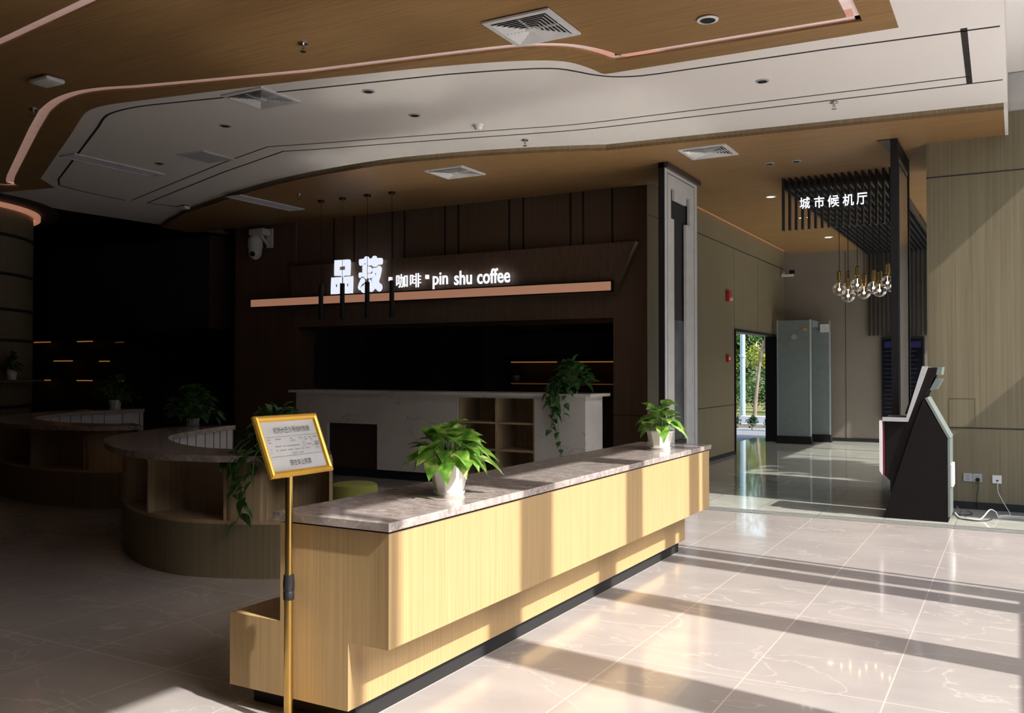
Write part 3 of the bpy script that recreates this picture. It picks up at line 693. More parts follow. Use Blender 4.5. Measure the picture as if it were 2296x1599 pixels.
a = thing('wall_camera', 'small white bullet camera in the far hall corner', 'camera', (-4.20, 18.9, 3.38))
bm = bmesh.new(); box(bm, -0.02, 0.22, -0.03, 0.03, -0.02, 0.03, 0, 0.008); link('body', bm, 'white', a)
bm = bmesh.new(); tube(bm, [(-0.04, 0.0, 0.02), (0.04, 0, 0.06)], 0.015); link('bracket', bm, 'white', a); BX('sunshade', 'black', 0.14, 0.24, -0.04, 0.04, 0.04, 0.11, a)

# ================================================================ CEILING FITTINGS
def diffuser(x, y, z, s, label, dots=True):
    t = thing('air_vent', label, 'air vent', (x, y, z), 'square ceiling air vents')
    h = s/2
    bm = bmesh.new()
    for a0, a1 in ((h, h-0.045),):
        for q in ((-a0, a0, a1, a0), (-a0, a0, -a0, -a1), (-a0, -a1, -a1, a1), (a1, a0, -a1, a1)): box(bm, q[0], q[1], q[2], q[3], -0.014, 0.0)
    link('frame', bm, 'white_metal', t)
    bm = bmesh.new(); a = h-0.05; N = 6; pitch = (a-0.035)/N
    for k in range(N):                                   # concentric square blades, flaring down and outwards
        o, i_ = a-k*pitch, a-k*pitch-pitch*0.92
        sec = [(o, -0.020), (i_, -0.004), (i_, -0.0075), (o, -0.0235)]
        lp = [[bm.verts.new((sx*r, sy*r, z_)) for sx, sy in ((1, 1), (-1, 1), (-1, -1), (1, -1))] for r, z_ in sec]
        for p, q in zip(lp, lp[1:]+lp[:1]):
            for j in range(4): bm.faces.new([p[j], p[(j+1) % 4], q[(j+1) % 4], q[j]])
    link('louvre', bm, 'white_metal', t)
    bm = bmesh.new(); c_ = a-N*pitch
    box(bm, -c_, c_, -c_, c_, -0.0225, -0.012)
    link('centre_plate', bm, 'white_metal', t)
    for q in ((-0.003, 0.003, c_, a), (-0.003, 0.003, -a, -c_), (c_, a, -0.003, 0.003), (-a, -c_, -0.003, 0.003)):
        BX('rib', 'white_metal', q[0], q[1], q[2], q[3], -0.019, -0.003, t)
    BX('duct', 'vent_dark', -h+0.04, h-0.04, -h+0.04, h-0.04, -0.0025, -0.0008, t)
diffuser(-3.04, 5.72, ZC-0.007, 0.53, 'large white square vent in the wooden ceiling at the top')
diffuser(-6.0, 6.02, ZC-0.001, 0.50, 'white square vent on the white ceiling by the curved wooden edge')
diffuser(-5.97, 9.22, ZS-0.001, 0.55, 'white square vent in the dark wooden soffit over the coffee bar')
diffuser(-2.96, 9.72, ZS-0.001, 0.53, 'white square vent in the soffit beside the tall white panel')
def slot(x, y, z, w_, l_, label):
    t = thing('slot_vent', label, 'air vent', (x, y, z), 'long ceiling slot vents')
    bm = bmesh.new()
    for q in ((-w_/2, w_/2, -l_/2, -l_/2+0.025), (-w_/2, w_/2, l_/2-0.025, l_/2), (-w_/2, -w_/2+0.025, -l_/2+0.025, l_/2-0.025), (w_/2-0.025, w_/2, -l_/2+0.025, l_/2-0.025)): box(bm, *q, -0.014, 0.0)
    link('frame', bm, 'white_metal', t)
    bm = bmesh.new()
    n_ = 6
    for k in range(n_):
        xx = -w_/2+0.03+(w_-0.06)*(k+0.5)/n_
        prism(bm, [(xx-0.014, -0.009), (xx-0.009, -0.011), (xx+0.016, -0.003), (xx+0.011, -0.001)], 'y', -l_/2+0.025, l_/2-0.025)
    link('blades', bm, 'slot_vent', t)
slot(-9.53, 7.14, ZC-0.001, 0.28, 1.25, 'long slot vent crossing the black line on the white ceiling')
slot(-9.45, 9.6, ZS-0.001, 0.29, 1.28, 'long slot vent in the dark soffit over the wooden pillar')
t = thing('ceiling_hatch', 'square access panel on the shaded white ceiling', 'access panel', (-8.22, 7.38, ZC))
BX('frame', 'white', -0.22, 0.22, -0.24, 0.24, -0.008, -0.001, t); BX('lid', 'slot_vent', -0.19, 0.19, -0.21, 0.21, -0.012, -0.008, t)
def downlight(x, y, z, lab, lit=False, r=0.05, grp='round recessed downlights'):
    t = thing('downlight', lab, 'light', (x, y, z), grp)
    bm = bmesh.new(); lathe(bm, [(r, -0.008), (r*1.35, -0.006), (r*1.4, 0.0), (r, 0.0)], n=24, caps=False); link('trim_ring', bm, 'white' if r > 0.045 else 'kiosk_trim', t, True)
    bm = bmesh.new(); lathe(bm, [(r, -0.003), (0.0, -0.003)], n=24, caps=False); link('lamp', bm, 'glow_lamp' if lit else 'vent_dark', t)
downlight(-1.89, 6.2, ZC-0.006, 'unlit downlight with white ring in the wooden ceiling', r=0.055)
downlight(-1.89, 7.77, ZC, 'unlit downlight on the white ceiling at the right, between the black lines', r=0.042)
downlight(-5.02, 6.28+0.06, ZC, 'unlit downlight close to the upper black line on the white ceiling', r=0.042)
downlight(-5.10, 7.16, ZC, 'unlit downlight in the middle of the white ceiling by the bright reflection', r=0.042)
downlight(-7.0, 6.53, ZC, 'unlit downlight on the white ceiling below the square vent', r=0.042)
downlight(-8.97, 7.34, ZC, 'small unlit downlight beside the long slot vent', r=0.042)
downlight(-2.51, 10.65, ZS, 'left of two unlit downlights in front of the slatted screen', r=0.04)
downlight(-2.21, 10.67, ZS, 'right of two unlit downlights in front of the slatted screen', r=0.04)
downlight(-2.98, 12.7, ZS, 'lit downlight nearest the entrance, left of the slats', True, r=0.055)
downlight(-2.98, 17.1, ZS, 'lit downlight near the hall end wall', True, r=0.06)
downlight(-2.98, 14.7, ZS, 'left of the twin lit downlights seen between the slats', True, r=0.03)
downlight(-2.86, 14.7, ZS, 'right of the twin lit downlights seen between the slats', True, r=0.03)
def sprinkler(x, y, z, lab):
    t = thing('sprinkler', lab, 'sprinkler', (x, y, z), 'ceiling sprinklers')
    bm = bmesh.new(); lathe(bm, [(0.04, 0.0), (0.038, -0.012), (0.016, -0.016)], n=18); link('rose', bm, 'chrome', t, True)
    bm = bmesh.new(); lathe(bm, [(0.011, -0.016), (0.009, -0.045), (0.0, -0.046)], n=10); lathe(bm, [(0.024, -0.066), (0.024, -0.069)], n=14)
    tube(bm, [(0.009, 0, -0.03), (0.012, 0, -0.05), (0.004, 0, -0.066)], 0.0025, 5); tube(bm, [(-0.009, 0, -0.03), (-0.012, 0, -0.05), (-0.004, 0, -0.066)], 0.0025, 5); link('head', bm, 'chrome', t, True)
sprinkler(-4.71, 5.16, ZC+0.002, 'sprinkler hanging from the brown wooden ceiling')
sprinkler(-8.15, 5.22, ZC+0.002, 'sprinkler at the far left of the dark wooden ceiling')
sprinkler(-1.46, 8.70, ZC, 'sprinkler on the white ceiling at the right below the black line')
sprinkler(-4.61, 8.51, ZC, 'sprinkler on the white ceiling beside the curved soffit edge')
sprinkler(-8.6, 9.35, ZS, 'sprinkler in the dark soffit left of the coffee sign')
t = thing('smoke_detector', 'white round smoke detector on the white ceiling', 'smoke detector', (-4.74, 7.76, ZC))
bm = bmesh.new(); lathe(bm, [(0.052, 0), (0.052, -0.014), (0.042, -0.018)], n=24); link('base', bm, 'white', t, True)
bm = bmesh.new(); lathe(bm, [(0.042, -0.018), (0.040, -0.04), (0.030, -0.052), (0.0, -0.054)], n=24); link('sensor', bm, 'white', t, True)
t = thing('access_point', 'white rounded wireless box on the dark wooden ceiling', 'wireless box', (-7.18, 4.72, ZC-0.006))
bm = bmesh.new(); box(bm, -0.13, 0.13, -0.09, 0.09, -0.045, -0.002, 0, 0.022); link('body', bm, 'white', t, True)
BX('mount', 'black', -0.06, 0.06, -0.05, 0.05, -0.002, 0.008, t)
t = thing('corner_detector', 'small white detector at the left tip of the curved soffit', 'detector', (-10.95, 9.42, ZC))
bm = bmesh.new(); box(bm, -0.07, 0.07, -0.05, 0.05, -0.055, -0.012, 0, 0.012); link('body', bm, 'white', t); BX('base_plate', 'black', -0.05, 0.05, -0.04, 0.04, -0.012, 0.0, t)

# dome camera on the pillar
t = thing('dome_camera', 'white pan tilt dome camera on the dark wooden pillar', 'camera', (-10.9, 11.17, 3.66))
bm = bmesh.new(); box(bm, -0.07, 0.07, -0.03, -0.001, -0.17, 0.15, 0, 0.006); link('wall_plate', bm, 'white', t)
bm = bmesh.new(); box(bm, -0.29, 0.03, -0.22, -0.03, 0.03, 0.14, 0, 0.02); tube(bm, [(0, -0.04, -0.14), (-0.05, -0.08, -0.05), (-0.12, -0.12, 0.05)], 0.03, 10); link('arm', bm, 'white', t, True)
bm = bmesh.new(); lathe(bm, [(0.05, 0.05), (0.07, 0.03), (0.115, -0.02), (0.125, -0.05), (0.125, -0.16), (0.115, -0.2)], (-0.22, -0.13, 0), 28); link('housing', bm, 'white', t, True)
bm = bmesh.new(); lathe(bm, [(0.115, -0.2)]+[(0.112*math.cos(a), -0.24-0.13*math.sin(a)) for a in [k*PI/2/8 for k in range(9)]], (-0.22, -0.13, 0), 28); link('dome', bm, 'white', t, True)
bm = bmesh.new(); bmesh.ops.create_uvsphere(bm, u_segments=14, v_segments=10, radius=0.045); bmesh.ops.translate(bm, verts=bm.verts[:], vec=(-0.19, -0.215, -0.28)); link('lens', bm, 'black', t, True)

# black tube pendants over the bar
for i, (x, y, lb) in enumerate(((-8.64, 9.85, 'leftmost'), (-8.25, 9.85, 'second from left'), (-7.81, 9.85, 'second from right'), (-7.39, 9.85, 'rightmost'))):
    t = thing('tube_pendant', lb+' of the four slim black tube pendants in front of the coffee sign', 'lamp', (x, y, 2.16), 'black tube pendants over the bar')
    bm = bmesh.new(); lathe(bm, [(0.026, 0.0), (0.033, 0.0), (0.033, 0.5), (0.0, 0.5)], n=18, caps=False); link('tube', bm, 'black', t, True)
    bm = bmesh.new(); tube(bm, [(0, 0, 0.5), (0, 0, ZS-2.16)], 0.003, 5); link('cord', bm, 'black', t)
    bm = bmesh.new(); lathe(bm, [(0.045, ZS-2.16-0.03), (0.05, ZS-2.16)], n=18); link('ceiling_cup', bm, 'black', t, True)

# ================================================================ MAIN COUNTER
c = thing('reception_counter', 'long oak veneer counter with a built-in low bench, in the sun', 'counter', (-2.13, 2.823, 0))
YL = 4.167
bm = bmesh.new()
prism(bm, [(-0.20, 0.09), (-0.20, 0.362), (0.0, 0.362), (0.0, 0.812), (-0.563, 0.812), (-0.563, 0.09)], 'y', 0.0, YL)
link('body', bm, 'wood_counter', c)
bm = bmesh.new(); box(bm, -0.853, -0.563, 0.0, YL-0.05, 0.09, 0.40); link('bench', bm, 'wood_counter', c)
BX('plinth', 'black_matte', -0.80, -0.235, 0.09, YL-0.06, 0.0, 0.09, c)
BX('shadow_rail', 'trim_brown', -0.55, -0.008, 0.008, YL-0.008, 0.812, 0.822, c)
wt = tag(BX('countertop', 'counter_marble', -2.718, -2.115, 2.805, 7.005, 0.822, 0.857, None, 0.003), 'brown and grey veined marble top on the long oak counter', 'countertop')

# ================================================================ CURVED COUNTERS
def curved(outer, label, ltop, end_label, niches, panels):
    o = [tuple(p) for p in spline(outer, 8)]
    inner = offset2(o, -0.50)
    # make sure the inner edge lies on the concave side
    mid = o[len(o)//2]; 
    cx = (o[0][0]+o[-1][0])/2; cy = (o[0][1]+o[-1][1])/2
    sgn = -1
    if (Vector((cx, cy))-inner[len(o)//2]).length > (Vector((cx, cy))-Vector(mid)).length: sgn = 1
    off = lambda d: [tuple(p) for p in offset2(o, sgn*d)]
    t = thing('curved_counter', label, 'counter', (0, 0, 0))
    a, b = off(0.14), off(0.47)
    flat('lower_panel', [a+b[::-1]], 0.0, 0.375, 'wood_wall', t)
    flat('niche_shelf', [a+b[::-1]], 0.375, 0.40, 'wood_shelf', t)
    n_ = len(o)
    ib = off(0.44); io = off(0.47); im = off(0.455)
    flat('niche_back', [ib+im[::-1]], 0.40, 0.82, 'wood_shelf', t)
    flat('inner_panel', [im+io[::-1]], 0.40, 0.82, 'white_panel', t)
    bm = bmesh.new()
    b2 = off(0.475)
    for k in range(2, n_, 3):
        d = (Vector(io[k])-Vector(ib[k])).normalized(); q = Vector(io[k])
        box(bm, q.x-0.004, q.x+0.004, q.y-0.004, q.y+0.004, 0.1, 0.82)
    link('inner_joint', bm, 'dark_panel', t)
    f1 = off(0.145)
    for k in niches:                                     # upright dividers between the open niches
        p, q = Vector(f1[k]), Vector(ib[k]); d = (q-p).normalized(); nn = Vector((-d.y, d.x))*0.012
        bm = bmesh.new(); prism(bm, [tuple(p+nn), tuple(q+nn), tuple(q-nn), tuple(p-nn)], 'z', 0.40, 0.82); link('divider', bm, 'wood_shelf', t)
    for k0, k1 in panels:                                # closed stretches of the front
        g0, g1 = off(0.145)[k0:k1+1], off(0.165)[k0:k1+1]
        flat('front_panel', [g0+g1[::-1]], 0.40, 0.82, 'wood_shelf', t)
    top = tag(flat('countertop', [off(0.0)+off(0.50)[::-1]], 0.82, 0.865, 'counter_marble'), ltop, 'countertop')
    return t
C1 = [(-4.11, 4.80), (-4.40, 4.55), (-4.77, 4.37), (-5.2, 4.28), (-5.7, 4.37), (-6.25, 4.63), (-6.77, 5.0), (-7.1, 5.4), (-7.36, 5.88), (-7.58, 6.4), (-7.66, 6.75)]
curved(C1, 'curved oak counter with open niches behind the sign stand', 'dark marble top of the curved counter behind the sign stand', '', (0, 10, 16, 31, 39, 60, 80), ((10, 16), (39, 80)))
C2 = [(-8.0, 6.35), (-8.2, 6.02), (-8.6, 5.88), (-9.2, 5.84), (-9.9, 5.95), (-10.7, 6.3), (-11.3, 6.9), (-11.7, 7.6), (-11.9, 8.3), (-11.9, 9.1)]
curved(C2, 'second curved oak counter with niches in the dark at the far left', 'dark marble top of the second curved counter at the far left', '', (0, 14, 26, 40, 64), ((2, 14), (40, 64)))
t = thing('stool', 'round olive green fabric stool behind the long counter', 'stool', (-5.20, 6.38, 0))
bm = bmesh.new(); lathe(bm, [(0.19, 0.03), (0.20, 0.05), (0.205, 0.20), (0.21, 0.385), (0.203, 0.42), (0.18, 0.432), (0.0, 0.436)], n=40); link('cushion', bm, 'green_cloth', t, True)
bm = bmesh.new(); lathe(bm, [(0.17, 0.0), (0.17, 0.03)], n=32); link('base', bm, 'black', t)

# ================================================================ COFFEE BAR
t = thing('coffee_bar', 'white stone coffee bar with open wooden cubbyholes', 'bar counter', (-8.87, 9.6, 0))
W_ = 4.47
bm = bmesh.new()
prism(bm, [(0.0, 0.12), (0.57, 0.12), (0.57, 0.72), (1.43, 0.72), (1.43, 0.12), (2.71, 0.12), (2.71, 1.10), (3.80, 1.10), (3.80, 0.12), (W_, 0.12), (W_, 1.13), (0.0, 1.13)], 'y', 0.0, 0.05)
link('stone_front', bm, 'white_marble', t)
BX('stone_end', 'white_marble', W_-0.03, W_, 0.05, 0.50, 0.12, 1.13, t); BX('stone_end', 'white_marble', 0.0, 0.03, 0.05, 0.50, 0.12, 1.13, t)
BX('recess', 'trim_brown', 0.57, 1.43, 0.05, 0.07, 0.12, 0.74, t)
BX('back_board', 'wood_shelf', 0.05, W_-0.05, 0.47, 0.50, 0.12, 1.13, t)
for x in (2.71, 3.245, 3.775): BX('divider', 'wood_shelf', x, x+0.025, 0.01, 0.47, 0.12, 1.13, t)
for z in (0.12, 0.445, 0.78):
    for x0, x1 in ((2.735, 3.245), (3.27, 3.775)): BX('shelf', 'wood_shelf', x0, x1, 0.01, 0.47, z, z+0.022, t)
BX('toe_kick', 'black_matte', 0.06, W_-0.06, 0.07, 0.45, 0.0, 0.12, t)
BX('stone_top', 'white_marble', -0.10, W_+0.09, -0.05, 0.53, 1.13, 1.165, t)

# back shelving inside the coffee shop
t = thing('back_shelf', 'dark wooden back shelving with thin amber lights behind the coffee bar', 'shelving', (-8.2, 14.2, 0))
BX('back_panel', 'wood_dark', 0.0, 2.5, 0.30, 0.40, 0.0, 1.66, t)
BX('top_cabinet', 'dark_panel', 0.0, 2.5, -0.05, 0.40, 1.70, 2.10, t)
for z in (1.60, 1.215):
    BX('shelf', 'wood_dark', 0.0, 2.5, 0.0, 0.30, z, z+0.03, t)
    for a, b in ((0.22, 1.14), (1.43, 2.40)): BX('shelf_light', 'glow_shelf' if z > 1.5 else 'glow_shelf_dim', a, b, 0.0, 0.02, z-0.025, z-0.006, t)
BX('base_cabinet', 'wood_dark', 0.0, 2.5, 0.0, 0.40, 0.0, 0.9, t)
# glowing wall shelves in the dark room at the left
sh = thing('wall_shelves', 'dark wall of staggered shelves with small amber lights at the far left', 'shelving', (-20, 14.0, 0))
BX('back_panel', 'plaster', -3.2, 2.5, 0.30, 0.36, 0.0, 2.6, sh)
for a, b, z, m_ in ((-1.86, -1.08, 2.135, 'glow_shelf'), (-0.04, 0.55, 2.13, 'glow_shelf'), (1.38, 1.69, 2.09, 'glow_shelf_dim'), (-0.95, -0.21, 1.66, 'glow_shelf'), (0.80, 1.18, 1.645, 'glow_shelf'),
                (-1.85, -1.07, 1.18, 'glow_shelf'), (-0.04, 0.55, 1.18, 'glow_shelf'), (1.45, 1.69, 1.18, 'glow_shelf_dim')):
    s_ = BX('shelf', 'wood_dark', a-0.02, b+0.02, 0.0, 0.30, z+0.02, z+0.045, sh)
    BX('shelf_light', m_, a, b, 0.0, 0.015, z-0.008, z+0.018, s_)

# ================================================================ SIGN STAND
t = thing('sign_stand', 'gold framed timetable on a telescopic brass stand beside the counter', 'sign stand', (-2.588, 2.762, 0))
bm = bmesh.new(); lathe(bm, [(0.148, 0.0), (0.148, 0.006), (0.14, 0.012), (0.03, 0.016), (0.02, 0.03), (0.0, 0.03)], n=48); link('base', bm, 'brass', t, True)
bm = bmesh.new(); tube(bm, [(0, 0, 0.02), (0, 0, 0.56)], 0.0185, 20); link('lower_post', bm, 'brass', t, True)
bm = bmesh.new(); tube(bm, [(0, 0, 0.56), (0, 0, 1.02)], 0.0155, 20); link('upper_post', bm, 'brass', t, True)
bm = bmesh.new(); lathe(bm, [(0.0185, 0.515), (0.022, 0.518), (0.022, 0.548), (0.020, 0.551), (0.0225, 0.554), (0.0235, 0.58), (0.0205, 0.618), (0.0155, 0.62)], n=24); link('clamp', bm, 'rubber', t, True)
fu = Vector((0.012, 1.0, 0)).normalized(); ft = math.radians(23)
fn0 = Vector((1, -0.012, 0)).normalized(); fv = (Vector((0, 0, 1))*math.cos(ft) - fn0*math.sin(ft)).normalized()
FC = Vector((-2.595, 2.796, 1.142)) - Vector((-2.588, 2.762, 0))
FM = frame(FC, fu, fv)
FW, FH, FB = 0.36, 0.261, 0.026
bm = bmesh.new()                                          # mitred, domed moulding
prof = [(0.0, -0.008), (0.0, 0.004), (0.006, 0.012), (0.014, 0.014), (0.021, 0.010), (FB, 0.003), (FB, -0.008)]
loops = []
for d, hh in prof:
    x, y = FW/2-d, FH/2-d
    loops.append([bm.verts.new(FM @ Vector(q)) for q in ((-x, -y, hh), (x, -y, hh), (x, y, hh), (-x, y, hh))])
for p, q in zip(loops, loops[1:]+loops[:1]):
    for j in range(4): bm.faces.new([p[j], p[(j+1) % 4], q[(j+1) % 4], q[j]])
fr = link('frame', bm, 'gold', t)
bm = bmesh.new(); v = [bm.verts.new(FM @ Vector(q)) for q in ((-FW/2+0.02, -FH/2+0.02, 0), (FW/2-0.02, -FH/2+0.02, 0), (FW/2-0.02, FH/2-0.02, 0), (-FW/2+0.02, FH/2-0.02, 0))]
bm.faces.new(v); bmesh.ops.solidify(bm, geom=bm.faces[:], thickness=0.004); pg = link('notice', bm, 'paper', t)
def ftext(body, x0, x1, y0, y1, m_='ink', off=0.0):
    ob = text('print', body, 1.0, 0.0, m_, Matrix.Identity(4), pg, off)
    vs = ob.data.vertices
    a0 = min(q.co.x for q in vs); a1 = max(q.co.x for q in vs); b0 = min(q.co.y for q in vs); b1 = max(q.co.y for q in vs)
    for q in vs: q.co = FM @ Vector((x0+(q.co.x-a0)/(a1-a0)*(x1-x0), y0+(q.co.y-b0)/(b1-b0)*(y1-y0), 0.0045))
    return ob
ftext('机场大巴５号线时刻表', -0.095, 0.115, 0.052, 0.078)
ftext('请在车上购票', -0.055, 0.068, -0.088, -0.063)
bm = bmesh.new()
def fbar(x0, x1, y0, y1):
    bm.faces.new([bm.verts.new(FM @ Vector(q)) for q in ((x0, y0, 0.0045), (x1, y0, 0.0045), (x1, y1, 0.0045), (x0, y1, 0.0045))])
fbar(-0.148, 0.148, 0.0375, 0.0387); fbar(-0.148, 0.148, -0.0455, -0.0443); link('ruled_line', bm, 'ink', pg)
bm = bmesh.new(); rr = random.Random(3)
rows = [(0.027, [(-0.142, -0.125), (-0.10, -0.066), (-0.015, 0.0), (0.035, 0.058), (0.068, 0.082), (0.094, 0.106), (0.12, 0.146)]), (0.018, [(-0.014, 0.012), (0.068, 0.086), (0.103, 0.11)]),
        (0.014, [(-0.141, -0.126)]), (0.004, [(0.05, 0.064), (0.122, 0.147)]), (-0.003, [(-0.11, -0.075), (-0.065, -0.05), (-0.045, 0.03), (0.07, 0.1), (0.12, 0.147)]), (-0.010, [(0.047, 0.062), (0.104, 0.114), (0.12, 0.146)]),
        (-0.014, [(-0.138, -0.134)]), (-0.020, [(-0.11, -0.1), (-0.09, -0.052), (-0.043, -0.012), (-0.004, 0.024), (0.034, 0.046), (0.056, 0.086), (0.118, 0.147)]), (-0.026, [(-0.138, -0.133)]), (-0.036, [(-0.025, 0.0), (0.006, 0.014), (0.02, 0.038)])]
for y, segs in rows:
    for a, b in segs:
        x = a
        while x < b-0.002:
            wd = 0.0022+rr.random()*0.0016; fbar(x, min(b, x+wd), y-0.0019, y+0.0019); x += wd+0.0012
link('small_print', bm, 'grey_ink', pg)

# ================================================================ TICKET KIOSK
t = thing('ticket_kiosk', 'dark self-service ticket kiosk with white trim by the wood wall', 'kiosk', (-0.58, 9.5, 0))
KD = 0.44
px = lambda x: x
bm = bmesh.new()
prism(bm, [(-0.58, 0.0), (0.0, 0.0), (0.0, 0.78), (-0.20, 1.165), (-0.085, 1.47), (-0.17, 1.47), (-0.36, 0.965), (-0.565, 0.965), (-0.565, 0.42), (-0.46, 0.31)], 'y', 0.02, KD-0.02); link('body', bm, 'kiosk', t)
for y0, y1 in ((0.0, 0.02), (KD-0.02, KD)):
    bm = bmesh.new(); prism(bm, [(-0.575, 0.0), (0.0, 0.0), (0.0, 0.785), (-0.205, 1.17), (-0.30, 0.90)], 'y', y0, y1); link('side_cheek', bm, 'kiosk', t)
for y0, y1 in ((-0.012, 0.02), (KD-0.02, KD+0.012)):
    bm = bmesh.new(); prism(bm, [(-0.575, 0.945), (-0.345, 0.945), (-0.165, 1.475), (-0.215, 1.485), (-0.36, 0.985), (-0.575, 0.985)], 'y', y0, y1); link('grey_surround', bm, 'kiosk_trim', t)
bm = bmesh.new(); prism(bm, [(-0.375, 1.02), (-0.365, 1.015), (-0.215, 1.455), (-0.225, 1.46)], 'y', 0.03, KD-0.03); link('touch_screen', bm, 'screen', t)
BX('keyboard_shelf', 'black', -0.565, -0.38, 0.03, KD-0.03, 0.966, 0.975, t)
bm = bmesh.new(); prism(bm, [(-0.605, 0.95), (-0.577, 0.95), (-0.577, 0.415), (-0.605, 0.46)], 'y', -0.01, KD+0.01); link('front_door', bm, 'kiosk_white', t)
bm = bmesh.new(); prism(bm, [(-0.577, 0.945), (-0.56, 0.945), (-0.56, 0.415), (-0.577, 0.42)], 'y', 0.004, KD-0.004); link('red_edge', bm, 'kiosk_red', t)
bm = bmesh.new(); prism(bm, [(-0.195, 1.175), (0.004, 0.79), (0.024, 0.80), (-0.175, 1.185)], 'y', 0.0, KD); box(bm, 0.0, 0.02, 0.0, KD, 0.05, 0.79); link('back_cover', bm, 'kiosk_back', t)
BX('service_box', 'kiosk_white', 0.02, 0.045, 0.05, 0.3, 0.33, 0.55, t, 0.006)
bm = bmesh.new(); prism(bm, [(-0.16, 1.25), (-0.10, 1.26), (-0.045, 1.36), (-0.105, 1.365)], 'y', 0.08, 0.34); link('back_box', bm, 'kiosk_back', t)
bm = bmesh.new(); prism(bm, [(-0.10, 1.40), (-0.055, 1.40), (-0.045, 1.475), (-0.085, 1.475)], 'y', 0.05, 0.39); link('back_plate', bm, 'kiosk_back', t)
BX('vent_bracket', 'black', -0.52, -0.49, 0.1, 0.34, 0.24, 0.42, t)

# wall sockets and cables
def socket(x, z, label, grp=None, data=False):
    t = thing('wall_socket', label, 'socket', (x, 10.53, z), grp)
    BX('plate', 'white' if data else 'kiosk_trim', -0.043, 0.043, -0.012, -0.001, -0.043, 0.043, t, 0.004)
    bm = bmesh.new()
    if data: box(bm, -0.006, 0.014, -0.0135, -0.0115, -0.018, -0.004)
    else:
        for q in ((-0.014, -0.006, 0.014, 0.019), (0.006, 0.014, 0.014, 0.019), (-0.002, 0.002, -0.008, -0.001), (-0.012, -0.007, -0.022, -0.015), (0.007, 0.012, -0.022, -0.015)): box(bm, q[0], q[1], -0.0135, -0.0115, q[2], q[3])
    link('opening', bm, 'black', t)
socket(-0.455, 0.328, 'pale wall socket with nothing plugged in, nearest the kiosk')
socket(-0.367, 0.327, 'pale wall socket with a black plug in it')
socket(-0.188, 0.322, 'white network socket on the right, apart from the pair', None, True)
t = thing('power_cable', 'black plug and cable hanging from the wall socket', 'cable', (-0.362, 10.53, 0.31))
bm = bmesh.new(); lathe(bm, [(0.02, 0.0), (0.022, 0.012), (0.012, 0.03), (0.0, 0.032)], n=16); bmesh.ops.rotate(bm, verts=bm.verts[:], matrix=Matrix.Rotation(PI/2, 3, 'X')); bmesh.ops.translate(bm, verts=bm.verts[:], vec=(0, -0.014, 0)); link('plug', bm, 'rubber', t, True)
bm = bmesh.new(); tube(bm, spline([(0, -0.03, -0.01), (0.002, -0.03, -0.09), (-0.012, -0.03, -0.19), (-0.002, -0.025, -0.25), (0.012, -0.03, -0.30)]), 0.004); link('lead', bm, 'cable_black', t, True)
bm = bmesh.new(); tube(bm, spline([(-0.183, 10.51, 0.305), (-0.182, 10.495, 0.26), (-0.178, 10.49, 0.2), (-0.14, 10.45, 0.12), (-0.07, 10.30, 0.008), (-0.09, 10.22, 0.006), (-0.17, 10.16, 0.006)]), 0.0035)
tag(link('network_cable', bm, 'cable_white', None, True), 'thin white cable dropping from the network socket to the floor', 'cable')
bm = bmesh.new(); tube(bm, spline([(-0.545, 9.90, 0.04), (-0.50, 9.86, 0.006), (-0.42, 9.80, 0.006), (-0.33, 9.80, 0.006), (-0.29, 9.86, 0.03), (-0.24, 9.95, 0.085), (-0.19, 10.0, 0.06), (-0.17, 10.02, 0.006), (-0.15, 10.1, 0.006), (-0.05, 10.16, 0.006), (0.1, 10.15, 0.006)]), 0.006)
tag(link('looped_cable', bm, 'cable_white', None, True), 'white cable looping up off the floor beside the kiosk', 'cable')
bm = bmesh.new(); tube(bm, spline([(-0.545, 9.82, 0.05), (-0.51, 9.78, 0.006), (-0.43, 9.715, 0.006), (-0.33, 9.70, 0.006), (-0.26, 9.76, 0.006), (-0.22, 9.88, 0.006)]), 0.0055)
tag(link('floor_cable', bm, 'cable_black', None, True), 'dark cable lying flat on the floor behind the kiosk', 'cable')
bm = bmesh.new(); tube(bm, spline([(-0.53, 9.88, 0.11), (-0.49, 9.92, 0.06), (-0.43, 10.0, 0.05), (-0.40, 10.08, 0.01), (-0.46, 10.05, 0.006), (-0.52, 9.97, 0.012), (-0.50, 9.9, 0.03), (-0.44, 9.88, 0.012)]), 0.005)
tag(link('coiled_cable', bm, 'cable_black', None, True), 'tangled black cable at the foot of the kiosk back', 'cable')

# ================================================================ PLANTS
def leaf(bm, base, d, L, W, droop, up=Vector((0, 0, 1)), rng=random):
    d = d.normalized(); s = d.cross(up)
    if s.length < 1e-3: s = Vector((1, 0, 0))
    s.normalize(); n = s.cross(d).normalized()
    prof = [(0.0, 0.06), (0.10, 0.62), (0.25, 0.97), (0.42, 1.0), (0.60, 0.80), (0.78, 0.46), (0.92, 0.16), (1.0, 0.0)]
    roll = rng.uniform(-0.5, 0.5); s2 = s*math.cos(roll)+n*math.sin(roll); n2 = n*math.cos(roll)-s*math.sin(roll)
    rows = []
    for tt, ww in prof:
        c = base + d*(L*tt) - Vector((0, 0, 1))*(droop*L*tt*tt) + n2*(0.06*L*math.sin(tt*PI))
        h = W*0.5*ww
        if h < 1e-5: rows.append([bm.verts.new(c)])
        else: rows.append([bm.verts.new(c - s2*h + n2*h*0.28), bm.verts.new(c), bm.verts.new(c + s2*h + n2*h*0.28)])
    for a, b in zip(rows, rows[1:]):
        if len(b) == 1: bm.faces.new([a[0], a[1], b[0]]); bm.faces.new([a[1], a[2], b[0]])
        else: bm.faces.new([a[0], a[1], b[1], b[0]]); bm.faces.new([a[1], a[2], b[2], b[1]])

